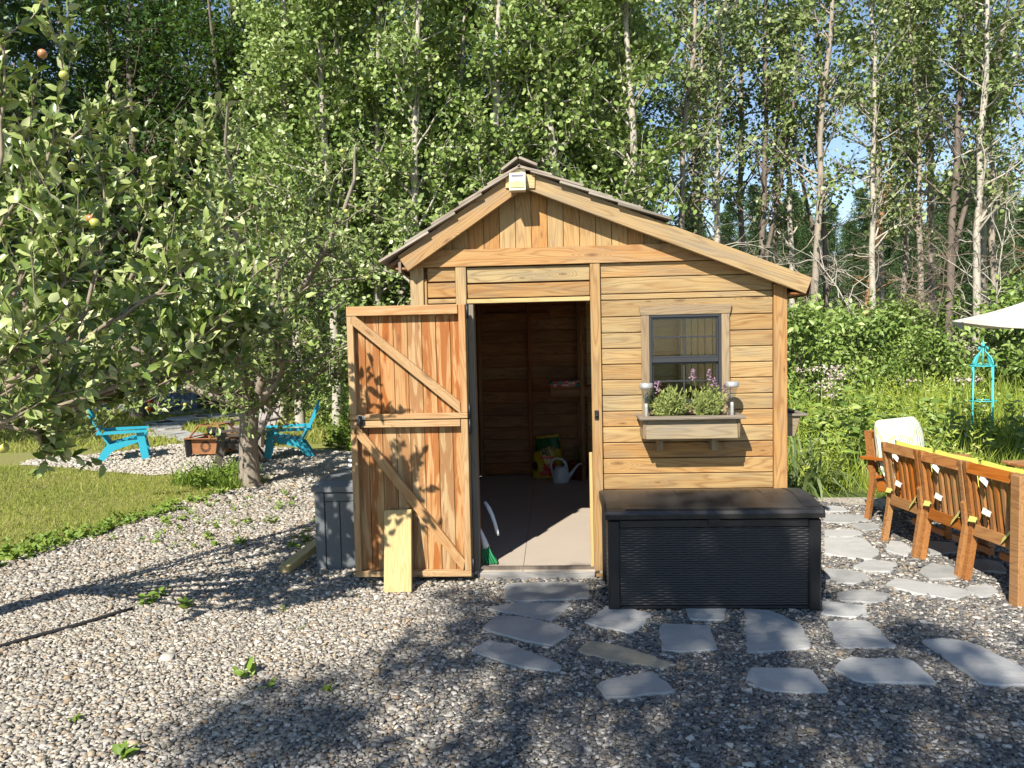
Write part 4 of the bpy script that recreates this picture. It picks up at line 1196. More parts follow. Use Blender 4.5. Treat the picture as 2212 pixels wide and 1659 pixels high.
# ---------------------------------------------------------------- solar stake lights in the planter
for i, (x, lab) in enumerate(((1.517, 'steel solar stake light at the left end of the planter'), (2.055, 'steel solar stake light at the right end of the planter'))):
    t = empty('stake_light', (x, -0.135, 1.072)); tag(t, lab, 'garden light', 'stake lights in the window planter')
    MB().tube([(0, 0, 0.0), (0, 0, 0.03), (0, 0, 0.09), (0, 0, 0.115)], 0.0115, 14).build('stake', M['steel'], t)
    MB().lathe([(0.0, 0.115), (0.016, 0.115), (0.019, 0.13), (0.033, 0.205), (0.034, 0.212)], (0, 0, 0), 20).build('lamp_glass', M['glass_dusty'], t)
    MB().lathe([(0.0, 0.208), (0.041, 0.208), (0.043, 0.216), (0.043, 0.238), (0.039, 0.243), (0.0, 0.243)], (0, 0, 0), 24).build('cap', M['steel'], t)

# ---------------------------------------------------------------- slatted teak seats
ROW0 = Vector((3.41, 0.88, 0)); ROW1 = Vector((3.59, -0.52, 0))
rd = (ROW1 - ROW0); RL = rd.length / 3; rd.normalize()
ang = math.atan2(rd.y, rd.x)          # local X runs along the row, local Y faces the seat side


def teak_seat(name, loc, rz, label, w, arms=False, group='slatted teak seats in a row'):
    t = empty(name, loc, rz); tag(t, label, 'chair', group)
    m = M['teak']
    h = 0.775
    def backpt(z):
        # rear leg line: foot, knee at seat height, reclined top; y negative is behind
        if z < 0.36: return 0.0 + 0.055 * (z / 0.36)
        return 0.055 - 0.055 * ((z - 0.36) / (h - 0.36))
    for sx, x in ((-1, 0.024), (1, w - 0.024)):
        pts = [(z, backpt(z)) for z in (0.0, 0.18, 0.30, 0.38, 0.48, 0.62, h)]
        poly = [(y - 0.022, z) for z, y in pts] + [(y + 0.022, z) for z, y in reversed(pts)]
        mb = MB(); mb.prism(poly, 0.034, (x - 0.017, 0, 0), ((0, 1, 0), (0, 0, 1), (1, 0, 0))); mb.build('back_post', m, t)
        mb = MB(); mb.bar((x, 0.50, 0.0), (x, 0.50, 0.34), 0.042, 0.05, (0, 1, 0), 0.004); mb.build('leg', m, t)
        plank('seat_rail', (x, 0.10, 0.31), (x, 0.53, 0.34), 0.07, 0.03, (1, 0, 0), m, t)
    plank('back_rail', (0.042, backpt(h - .03), h - 0.036), (w - 0.042, backpt(h - .03), h - 0.036), 0.072, 0.032, (0, -1, 0.3), m, t)
    plank('back_rail', (0.042, backpt(.36) - 0.005, 0.34), (w - 0.042, backpt(.36) - 0.005, 0.34), 0.075, 0.032, (0, -1, 0.2), m, t)
    plank('back_ledge', (0.03, backpt(.36) + 0.035, 0.39), (w - 0.03, backpt(.36) + 0.035, 0.39), 0.06, 0.022, (0, -0.3, 1), m, t)
    n = 6
    for k in range(n):
        x = 0.042 + (w - 0.084) * (k + 0.5) / n
        plank('back_slat', (x, backpt(0.375) + 0.002, 0.375), (x, backpt(h - .07) + 0.002, h - 0.07), 0.032, 0.018, (0, -1, 0.3), m, t)
    plank('front_rail', (0.042, 0.52, 0.325), (w - 0.042, 0.52, 0.325), 0.065, 0.025, (0, 1, 0), m, t)
    for k in range(6):
        y = 0.14 + 0.07 * k
        plank('seat_slat', (0.01, y, 0.352 + 0.003 * k), (w - 0.01, y, 0.352 + 0.003 * k), 0.058, 0.016, (0, 0, 1), m, t)
    plank('stretcher', (0.042, 0.22, 0.17), (w - 0.042, 0.22, 0.17), 0.045, 0.022, (0, 1, 0), m, t)
    if arms:
        for x in (-0.012, w + 0.012):
            plank('armrest', (x, -0.02, 0.55), (x, 0.53, 0.57), 0.065, 0.025, (0, 0, 1), m, t)
            mb = MB(); mb.bar((x, 0.50, 0.0), (x, 0.50, 0.556), 0.04, 0.05, (0, 1, 0), 0.004); mb.build('arm_post', m, t)
    return t


def cushion(name, loc, rz, w, m, label, cat='cushion', group=None, h=0.55, lean=-0.16, straps=True, z0=0.38, puff=1.0):
    """upright back cushion: puffed box leaning on the back"""
    t = empty(name, loc, rz); tag(t, label, cat, group)
    nx, nz = 18, 16; V = []
    for sgn in (-1, 1):
        for j in range(nz + 1):
            for i in range(nx + 1):
                a = -1 + 2 * i / nx; b = -1 + 2 * j / nz
                sa = math.copysign(abs(a) ** 0.8, a)
                pf = (max(0, 1 - abs(a) ** 4) * max(0, 1 - abs(b) ** 4)) ** 0.5 * puff
                if puff > 1.1: a = a * (1 - 0.10 * abs(b) ** 4); b = b * (1 - 0.10 * abs(a) ** 4)
                z = h * (b + 1) / 2 * (1 - 0.02 * (1 - a * a)); y = sgn * 0.052 * pf + 0.004 * math.sin(a * 7 + b * 5)
                V.append((w / 2 + a * w / 2 * (1 - 0.03 * (1 - abs(b))), 0.165 + y + lean * z, z0 + z))
    m1 = (nx + 1) * (nz + 1); Fq = []
    for base in (0, m1):
        for j in range(nz):
            for i in range(nx):
                a = base + j * (nx + 1) + i; Fq.append((a, a + 1, a + nx + 2, a + nx + 1))
    for i in range(nx):
        Fq.append((i, m1 + i, m1 + i + 1, i + 1)); q = nz * (nx + 1); Fq.append((q + i, q + i + 1, m1 + q + i + 1, m1 + q + i))
    for j in range(nz):
        a = j * (nx + 1); Fq.append((a, a + nx + 1, m1 + a + nx + 1, m1 + a)); a += nx; Fq.append((a, m1 + a, m1 + a + nx + 1, a + nx + 1))
    mb = MB(); mb.add(V, Fq, True); mb.build('cushion_body', m, t)
    mb = MB(); mb.box((0.0, 0.17, 0.365), (w, 0.55, 0.44), 0.02); mb.build('seat_pad', m, t)
    if straps:
        for k, (x, z, tilt, mm) in enumerate(((w * 0.47, 0.69, 0.4, 'strap_white'), (w * 0.45, 0.49, 0.1, 'strap_white'), (w * 0.14, 0.415, -0.1, 'strap'), (w * 0.80, 0.385, -0.75, 'strap'))):
            yb = 0.055 - 0.055 * ((z - 0.36) / 0.415) - 0.024
            mb = MB(); L = 0.045 if k < 3 else 0.07
            mb.add([(x - L * math.cos(tilt), yb - 0.012, z + L * math.sin(tilt) - .018), (x + L * math.cos(tilt), yb - 0.022, z - L * math.sin(tilt) - .014), (x + L * math.cos(tilt), yb - 0.012, z - L * math.sin(tilt) + .018), (x - L * math.cos(tilt), yb, z + L * math.sin(tilt) + .018)], [(0, 1, 2, 3)])
            mb.add([(x - .012, yb, z), (x + .012, yb, z), (x + .012, yb + 0.07, z + .004), (x - .012, yb + .07, z + .004)], [(0, 1, 2, 3)])
            mb.build('tie_strap', M[mm], t)
    return t


labs = ['farthest of the three slatted teak seats pushed side by side', 'middle one of the three slatted teak seats in a row', 'nearest of the three slatted teak seats cut by the photo edge']
clab = ['lime cushion on the farthest teak seat of the row', 'lime cushion on the middle teak seat of the row', 'lime cushion on the nearest teak seat of the row']
for k in range(3):
    L = ROW0 + rd * (RL * k)
    teak_seat('patio_chair', L, ang, labs[k], RL - 0.006)
    cushion('seat_cushion', L, ang, RL - 0.02, M['lime'], clab[k], group='lime cushions on the teak seats', h=0.405)
for k in (1, 2, 3):
    L = ROW0 + rd * (RL * k)
# the rounded arm stubs at the joints belong to the seats
for k, s_ in enumerate([o for o in bpy.data.objects if o.name.startswith('patio_chair')]):
    mb = MB(); x = RL - 0.004 if k < 2 else RL + 0.0
    mb.prism([(-0.03, 0.0), (0.022, 0.0), (0.05, 0.18), (0.078, 0.36), (0.068, 0.50), (0.05, 0.525), (0.03, 0.525), (0.012, 0.50), (0.026, 0.36), (-0.002, 0.18)], 0.034, (-0.04, -0.012, 0), ((0, 1, 0), (0, 0, 1), (1, 0, 0)))
    if k > 0: mb.build('arm_stub', M['teak'], s_)
mb = MB(); mb.prism([(-0.02, 0.0), (0.05, 0.0), (0.12, 0.36), (0.02, 0.775), (-0.05, 0.775), (0.05, 0.36)], 0.06, (RL * 3 + 0.004, -0.02, 0), ((0, 1, 0), (0, 0, 1), (1, 0, 0)))
e3 = [o for o in bpy.data.objects if o.name.startswith('patio_chair')][2]
mb = MB(); mb.box((RL + 0.0, -0.05, 0.0), (RL + 0.075, 0.10, 0.775), 0.004); mb.build('end_panel', M['teak'], e3)

# armchair beyond the row, patterned pillow
mm, nd_, lk_, bs_ = newmat('fern_print'); nt_ = mm.node_tree; tc_ = N(nd_, 'TexCoord')
wv = nd_.new('ShaderNodeTexWave'); wv.wave_type = 'BANDS'; wv.inputs['Scale'].default_value = 9.0; wv.inputs['Distortion'].default_value = 5.0; wv.inputs['Detail'].default_value = 1.0; wv.inputs['Detail Scale'].default_value = 0.7
lk_.new(mapping(nt_, tc_.outputs['Object'], (1.4, 1.0, 1.0)), wv.inputs['Vector'])
n_ = noise(nt_, tc_.outputs['Object'], 5.5, 2, 0.5)
f_ = mathn(nt_, 'MULTIPLY', ramp(nt_, wv.outputs['Fac'], [(0.0, 0.0), (0.55, 0.0), (0.68, 1.0)]), ramp(nt_, n_, [(0.40, 0.0), (0.46, 1.0)]))
c_ = mixc(nt_, f_, (0.66, 0.66, 0.56), ramp(nt_, n_, [(0.45, (0.33, 0.38, 0.10)), (0.55, (0.14, 0.21, 0.17)), (0.65, (0.42, 0.46, 0.15))]))
lk_.new(c_, bs_.inputs['Base Color']); bs_.inputs['Roughness'].default_value = 0.9
M['fern'] = mm
af = math.radians(-148)
teak_seat('patio_armchair', (4.02, 1.84, 0), af, 'teak armchair behind the row holding a leaf print cushion', 0.56, True, None)
cushion('leaf_cushion', (4.03, 1.85, 0), af, 0.58, M['fern'], 'white cushion with green fern print propped on the far armchair', h=0.50, lean=-0.16, puff=1.7)
tb = empty('side_table', (5.0, 1.35, 0), 0.1); tag(tb, 'low teak table peeking above the lime cushions', 'table')
for k in range(5): plank('table_slat', (-0.3, -0.22 + 0.11 * k, 0.49), (0.3, -0.22 + 0.11 * k, 0.49), 0.1, 0.022, (0, 0, 1), M['teak'], tb)
for x in (-.26, .26):
    for y in (-.2, .2): plank('leg', (x, y, 0), (x, y, 0.478), 0.045, 0.045, (1, 0, 0), M['teak'], tb)

# ---------------------------------------------------------------- parasol
um = empty('parasol', (5.80, 2.35, 0)); tag(um, 'cream canvas parasol whose corner reaches in from the right', 'parasol')
cz = 2.06; rr = 1.16
n = 6
rim = [(rr * math.cos(math.radians(188) + 2 * math.pi * k / n), rr * math.sin(math.radians(188) + 2 * math.pi * k / n), 1.70) for k in range(n)]
V = []; Fq = []
S_ = 14
for k in range(n):
    A = np.array(rim[k]); B = np.array(rim[(k + 1) % n]); T = np.array((0, 0, cz)); b0 = len(V)
    for i in range(S_ + 1):
        t_ = i / S_
        for j in range(S_ + 1):
            s_ = j / S_
            E_ = A * (1 - s_) + B * s_
            p = T * (1 - t_) + E_ * t_
            p = p + np.array((0, 0, -0.035 * math.sin(math.pi * s_) * t_ * 0.6 - 0.05 * math.sin(math.pi * t_) * 1.0))
            p[:2] *= 1 - 0.05 * math.sin(math.pi * s_) * t_
            V.append(tuple(p))
    for i in range(S_):
        for j in range(S_):
            a = b0 + i * (S_ + 1) + j; Fq.append((a, a + S_ + 1, a + S_ + 2, a + 1))
mb = MB(); mb.add(V, Fq, True); can_ = mb.build('canopy', M['umbrella'], um)
sf = can_.modifiers.new('thickness', 'SOLIDIFY'); sf.thickness = 0.004
V = []; Fq = []
for k in range(n):
    A = np.array(rim[k]); B = np.array(rim[(k + 1) % n]); b0 = len(V)
    for j in range(9):
        s_ = j / 8; p = A * (1 - s_) + B * s_; p[2] -= 0.021 * math.sin(math.pi * s_); q = p.copy(); p[:2] *= (1 - 0.05 * math.sin(math.pi * s_)); q[:2] = p[:2] * 0.985; q[2] -= 0.03 + 0.045 * math.sin(math.pi * s_)
        V += [tuple(p), tuple(q)]
    for j in range(8): Fq.append((b0 + 2 * j, b0 + 2 * j + 1, b0 + 2 * j + 3, b0 + 2 * j + 2))
mb = MB(); mb.add(V, Fq, True); mb.build('valance', M['umbrella'], um)
MB().tube([(0, 0, 0), (0, 0, cz + 0.06)], 0.022, 14).build('pole', M['teak'], um)
for k in range(n): MB().tube([(0, 0, cz - 0.03), (rim[k][0] * .5, rim[k][1] * .5, (cz + 1.70) / 2 - 0.065), (rim[k][0] * .98, rim[k][1] * .98, 1.685)], 0.008, 6).build('rib', M['teak'], um)
MB().lathe([(0, 0), (0.24, 0), (0.24, 0.04), (0.05, 0.08), (0.04, 0.2), (0, 0.2)], (0, 0, 0), 24).build('base', M['black_metal'], um)

# ---------------------------------------------------------------- turquoise obelisk trellis
ox = wp(2123, 800, 4.5)
tr = empty('obelisk_trellis', (ox[0], 4.5, 0)); tag(tr, 'turquoise metal obelisk trellis with finial standing in the meadow grass', 'trellis')
RO = 0.142; m = M['turq_metal']
for k in range(4):
    a = math.radians(20 + 90 * k); c, s_ = math.cos(a), math.sin(a)
    MB().tube([(RO * 1.06 * c, RO * 1.06 * s_, 0), (RO * c, RO * s_, 1.17)], 0.0085, 8).build('upright', m, tr)
    arc = [(RO, 1.17), (RO * 0.98, 1.21), (RO * 0.80, 1.265), (RO * 0.45, 1.31), (RO * 0.2, 1.345), (RO * 0.22, 1.38), (RO * 0.42, 1.392), (RO * 0.5, 1.372), (RO * 0.4, 1.36)]
    MB().tube([(r_ * c, r_ * s_, z) for r_, z in arc], 0.0085, 8).build('scroll', m, tr)
    mb = MB(); lf = [(RO * 0.88, 1.17), (RO * 0.98, 1.21), (RO * 0.80, 1.26), (RO * 0.45, 1.305), (RO * 0.55, 1.25), (RO * 0.70, 1.19)]
    mb.prism(lf, 0.006, (0, 0, 0), ((c, s_, 0), (0, 0, 1), (-s_, c, 0))); mb.build('leaf_ornament', m, tr)
    MB().tube([(RO * c, RO * s_, 1.165), (RO * .4 * c, RO * .4 * s_, 1.19), (0, 0, 1.16)], 0.006, 6).build('spoke', m, tr)
for z in (1.165, 0.745, 0.3):
    MB().tube([(RO * 1.02 * math.cos(t), RO * 1.02 * math.sin(t), z) for t in np.linspace(0, 2 * math.pi, 33)], 0.0075, 6, False).build('hoop', m, tr)
MB().tube([(0, 0, 1.15), (0, 0, 1.40)], 0.008, 8).build('mast', m, tr)
MB().lathe([(0.0, 1.395), (0.026, 1.40), (0.018, 1.42), (0.010, 1.445), (0.0, 1.49)], (0, 0, 0), 12).build('finial', m, tr)


# ---------------------------------------------------------------- Adirondack chairs and fire pit
def adirondack(loc, rz, mat, label, group):
    t = empty('adirondack_chair', loc, rz); tag(t, label, 'chair', group)
    w = 0.27
    for sx in (-1, 1):
        x = sx * w
        # front leg, rear leg sweeping back (local +Y is the front)
        mb = MB(); mb.prism([(0.26, 0.0), (0.36, 0.0), (0.30, 0.40), (0.20, 0.40)], 0.045, (x - 0.0225, 0, 0), ((0, 1, 0), (0, 0, 1), (1, 0, 0))); mb.build('front_leg', mat, t)
        mb = MB(); mb.prism([(-0.34, 0.0), (-0.25, 0.0), (-0.10, 0.16), (0.28, 0.28), (0.28, 0.34), (-0.14, 0.25), (-0.22, 0.20)], 0.045, (x * 0.86 - 0.0225, 0, 0), ((0, 1, 0), (0, 0, 1), (1, 0, 0))); mb.build('rear_leg', mat, t)
        mb = MB(); mb.prism([(-0.26, 0.40), (0.34, 0.405), (0.35, 0.43), (0.0, 0.437), (-0.28, 0.435)], 0.11, (x - 0.055 + sx * 0.012, 0, 0), ((0, 1, 0), (0, 0, 1), (1, 0, 0))); mb.build('armrest', mat, t)
    for k in range(6):
        y = 0.29 - k * 0.083; z = 0.338 - k * 0.021
        mb = MB(); mb.bar((-w + 0.03, y, z), (w - 0.03, y, z), 0.075, 0.022, (0, 0.25, 1), 0.004); mb.build('seat_slat', mat, t)
    for k in range(5):
        x = (-2 + k) * 0.092; top = 0.80 - 0.022 * (k - 2) ** 2
        mb = MB()
        pts = [(-0.14, 0.22), (-0.27, 0.45), (-0.40, top)]
        mb.prism([(-0.13, 0.215), (-0.155, 0.215), (-0.29, 0.45), (-0.425, top), (-0.40, top), (-0.262, 0.45)], 0.086, (x * 1.06 - 0.043, 0, 0), ((0, 1, 0), (0, 0, 1), (1, 0, 0))); mb.build('back_slat', mat, t)
    mb = MB(); mb.bar((-w, -0.285, 0.42), (w, -0.285, 0.42), 0.06, 0.03, (0, -1, 0.5), 0.004); mb.build('back_rail', mat, t)
    mb = MB(); mb.bar((-w + .02, 0.30, 0.30), (w - .02, 0.30, 0.30), 0.10, 0.025, (0, 1, 0), 0.004); mb.build('front_apron', mat, t)
    return t


G = 'chairs round the fire pit'
adirondack((-5.34, 5.72, 0), math.radians(-64), M['turq'], 'turquoise Adirondack chair at the left end of the pea gravel', G)
adirondack((-2.86, 5.72, 0), math.radians(108), M['turq'], 'turquoise Adirondack chair behind the apple tree trunk', G)
adirondack((-3.36, 5.22, 0), math.radians(112), M['brown_plastic'], 'dark brown Adirondack chair between fire pit and trunk, facing left', G)
adirondack((-3.85, 6.95, 0), math.radians(170), M['gray_plastic'], 'grey brown Adirondack chair facing us beyond the fire pit', G)
fp = empty('fire_pit', (-4.08, 5.95, 0), -0.08); tag(fp, 'rusty square steel fire pit with cut out sunburst sides', 'fire pit')
R_ = M['rust']
for k in range(4):
    a = k * math.pi / 2; Mx = Matrix.Rotation(a, 3, 'Z')
    ax = (Mx @ Vector((1, 0, 0)), Vector((0, 0, 1)), Mx @ Vector((0, 1, 0)))
    o0 = Mx @ Vector((0, -0.245, 0.0))
    mb = MB(); mb.prism([(-0.225, 0.055), (0.225, 0.055), (0.26, 0.27), (-0.26, 0.27)], 0.008, o0, ax); pn = mb.build('side_panel', R_, fp)
    mb = MB()
    for j in range(18):
        an = j * 2 * math.pi / 18
        d_ = Vector((math.cos(an), math.sin(an)))
        q = Vector((-d_.y, d_.x))
        mb.prism([tuple(Vector((0, 0.165)) + d_ * 0.045 + q * 0.004), tuple(Vector((0, 0.165)) + d_ * 0.045 - q * 0.004), tuple(Vector((0, 0.165)) + d_ * 0.082 - q * 0.009), tuple(Vector((0, 0.165)) + d_ * 0.082 + q * 0.009)], 0.003, o0 + Vector(ax[2]) * -0.0035, ax)
    mb.build('sunburst_dark_bars', M['dark_void'], pn)  # dark bars on the panel paint the shade of the openings
    o1 = Mx @ Vector((-0.27, -0.27, 0))
    mb = MB(); mb.bar((o1.x * 0.95, o1.y * 0.95, 0), (o1.x, o1.y, 0.285), 0.07, 0.07, (1, 1, 0), 0.004); mb.build('leg', M['black_metal'], fp)
    a0 = Mx @ Vector((-0.30, -0.29, 0.285)); a1 = Mx @ Vector((0.30, -0.29, 0.285))
    mb = MB(); mb.bar(a0, a1, 0.06, 0.012, (0, 0, 1), 0.002); mb.build('rim', R_, fp)
mb = MB(); mb.box((-0.235, -0.235, 0.06), (0.235, 0.235, 0.10)); mb.build('ash_tray', M['dark_void'], fp)
# spark screen frame standing on it
for k in range(4):
    a = k * math.pi / 2; Mx = Matrix.Rotation(a, 3, 'Z')
    mb = MB(); mb.bar(Mx @ Vector((-0.25, -0.25, 0.292)), Mx @ Vector((-0.15, -0.15, 0.46)), 0.022, 0.022, (1, 0, 0)); mb.bar(Mx @ Vector((-0.15, -0.15, 0.46)), Mx @ Vector((0.15, -0.15, 0.46)), 0.022, 0.018, (0, 0, 1)); mb.build('screen_frame', R_, fp)
MB().lathe([(0.0, 0.30), (0.10, 0.31), (0.13, 0.40), (0.12, 0.41), (0.0, 0.36)], (0.03, 0, 0), 16).build('grate', M['dark_void'], fp)
# red can and blue hut far left
rc = empty('fuel_can', (-8.95, 13.0, 0)); tag(rc, 'red fuel can on the ground beside the blue hut', 'fuel can')
mb = MB(); mb.cbox((0, 0, 0.19), (0.15, 0.12, 0.19), 0.05); mb.build('body', M['red_plastic'], rc)
MB().tube([(-0.08, 0, 0.36), (-0.06, 0, 0.43), (0.06, 0, 0.43), (0.08, 0, 0.36)], 0.02, 8).build('handle', M['red_plastic'], rc)
MB().tube([(0.10, 0, 0.36), (0.16, 0, 0.46)], 0.022, 8).build('spout', M['black_metal'], rc)
hut = empty('blue_hut', (-9.6, 14.2, 0), 0.05); tag(hut, 'dark blue hut mostly hidden behind the apple leaves', 'hut')
mb = MB()
for k in range(16): plank('wall_board', (-0.9 + k * 0.16, -0.6, 0.02), (-0.9 + k * 0.16, -0.6, 1.12), 0.155, 0.02, (0, -1, 0), M['blue_paint'], hut)
mb = MB(); mb.box((-0.96, -0.58, 0), (1.56, 1.4, 1.12)); mb.build('wall', M['blue_paint'], hut)
mb = MB(); mb.prism([(-1.05, 1.12), (1.65, 1.12), (1.65, 1.17), (0.3, 1.24), (-1.05, 1.17)], 2.2, (0, -0.7, 0)); mb.build('roof', M['blue_paint'], hut)
for i, (u, v) in enumerate(((345, 893), (385, 892), (425, 890))):
    p = gp(u, v); mb = MB(); mb.cbox((0, 0, 0.02), (0.32, 0.36, 0.025), 0.01); mb.build('paving_slab', M['flag'], path, (p[0], p[1], 0))
# thin black tube across the gravel
pts = [tuple(gp(u, v, 0.03)) for u, v in ((-60, 1415), (0, 1396), (60, 1378), (110, 1365), (160, 1352), (210, 1337), (250, 1324), (285, 1315))]
o = MB().tube(pts, [0.011] * 8, 8).build('dark_tube', M['hose']); tag(o, 'thin black tube lying across the sunny gravel', 'hose')

# ---------------------------------------------------------------- plants: shared growth tools
def unit(v): return v / (np.linalg.norm(v, axis=-1, keepdims=True) + 1e-9)


def leaf_frames(r, n, dirs, up=0.7):
    d = unit(dirs + r.normal(0, 0.35, (n, 3)))
    nn = r.normal(0, 0.5, (n, 3)) + np.array([0, 0, up * 0.7]) - SUN * 0.75 * r.random((n, 1))
    nn = unit(nn - d * (nn * d).sum(1, keepdims=True))
    return d, np.cross(nn, d), nn


SIMPLE = (np.array([(0, 0, 0), (0.42, 0.30, 0.07), (1, 0, -0.05), (0.42, -0.30, 0.07)]), np.array([(0, 2, 1), (0, 3, 2)]))
ROUND = (np.array([(0, 0, 0), (0.18, 0.36, 0.04), (0.62, 0.38, 0.05), (1, 0, -0.03), (0.62, -0.38, 0.05), (0.18, -0.36, 0.04)]), np.array([(0, 2, 1), (0, 3, 2), (0, 4, 3), (0, 5, 4)]))
OVATE = (np.array([(0, 0, 0), (0.28, 0.23, 0.06), (0.28, 0, 0.0), (0.28, -0.23, 0.06), (0.66, 0.20, 0.02), (0.66, 0, -0.05), (0.66, -0.20, 0.02), (1.0, 0, -0.16)]),
         np.array([(0, 2, 1), (0, 3, 2), (1, 2, 5), (1, 5, 4), (2, 3, 6), (2, 6, 5), (4, 5, 7), (5, 6, 7)]))
BLADE = (np.array([(0, 0.012, 0), (0, -0.012, 0), (0.5, 0.011, 0.03), (0.5, -0.011, 0.03), (1.0, 0, -0.08)]), np.array([(0, 1, 3), (0, 3, 2), (2, 3, 4)]))
NEEDLE = (np.array([(0, 0, 0), (0.55, 0.10, 0.03), (1, 0, -0.04), (0.55, -0.10, 0.03)]), np.array([(0, 2, 1), (0, 3, 2)]))


def leaf_mesh(name, r, pos, dirs, size, shape=SIMPLE, up=0.7, rnd=None, frames=None):
    n = len(pos); tv, tf = shape
    d, s, nn = frames if frames is not None else leaf_frames(r, n, dirs, up)
    L = size[:, None, None]
    V = pos[:, None] + L * (tv[None, :, 0:1] * d[:, None] + tv[None, :, 1:2] * s[:, None] + tv[None, :, 2:3] * nn[:, None])
    Fc = (tf[None] + (np.arange(n) * len(tv))[:, None, None]).reshape(-1, 3)
    if rnd is None: rnd = np.clip(r.normal(0.5, 0.24, n), 0, 1)
    return arr_mesh(name, V.reshape(-1, 3), Fc, {'rnd': np.repeat(rnd, len(tv))})


def tubes(P, Rd, sides=4):
    """N limbs of k points each, as one array of quads"""
    P = np.asarray(P, float); Rd = np.asarray(Rd, float); Nn, k, _ = P.shape
    t = unit(np.gradient(P, axis=1)); ref = np.broadcast_to(np.array([0.42, 0.87, 0.26]), t.shape)
    u = unit(np.cross(t, ref)); w = np.cross(t, u)
    a = np.arange(sides) * 2 * np.pi / sides
    V = P[:, :, None] + Rd[:, :, None, None] * (u[:, :, None] * np.cos(a)[None, None, :, None] + w[:, :, None] * np.sin(a)[None, None, :, None])
    idx = np.arange(Nn * k * sides).reshape(Nn, k, sides); nx = np.roll(idx, -1, 2)
    Fc = np.stack([idx[:, :-1], nx[:, :-1], nx[:, 1:], idx[:, 1:]], -1).reshape(-1, 4)
    return V.reshape(-1, 3), Fc


class Wood:
    def __init__(s): s.V = []; s.F = []; s.n = 0

    def add(s, P, Rd, sides=4):
        if len(P) == 0: return
        V, Fc = tubes(P, Rd, sides); s.V.append(V); s.F.append(Fc + s.n); s.n += len(V)

    def mesh(s, name): return arr_mesh(name, np.concatenate(s.V), np.concatenate(s.F), smooth=True)


def limbs(r, start, dirs, length, k=5, wander=0.18, lift=0.12):
    """bent paths: start (N,3), dirs (N,3), length (N)"""
    n = len(start); P = [start]; d = unit(dirs)
    for i in range(k - 1):
        d = unit(d + r.normal(0, wander, (n, 3)) + np.array([0, 0, lift]))
        P.append(P[-1] + d * (length / (k - 1))[:, None])
    return np.stack(P, 1)


def along(P, t):
    """points and directions at parameter t (0..1) on paths P[i]"""
    k = P.shape[1]; x = np.clip(t, 0, 0.999) * (k - 1); i = x.astype(int); f = (x - i)[:, None]
    a = P[np.arange(len(P)), i]; b = P[np.arange(len(P)), i + 1]
    return a + (b - a) * f, unit(b - a)


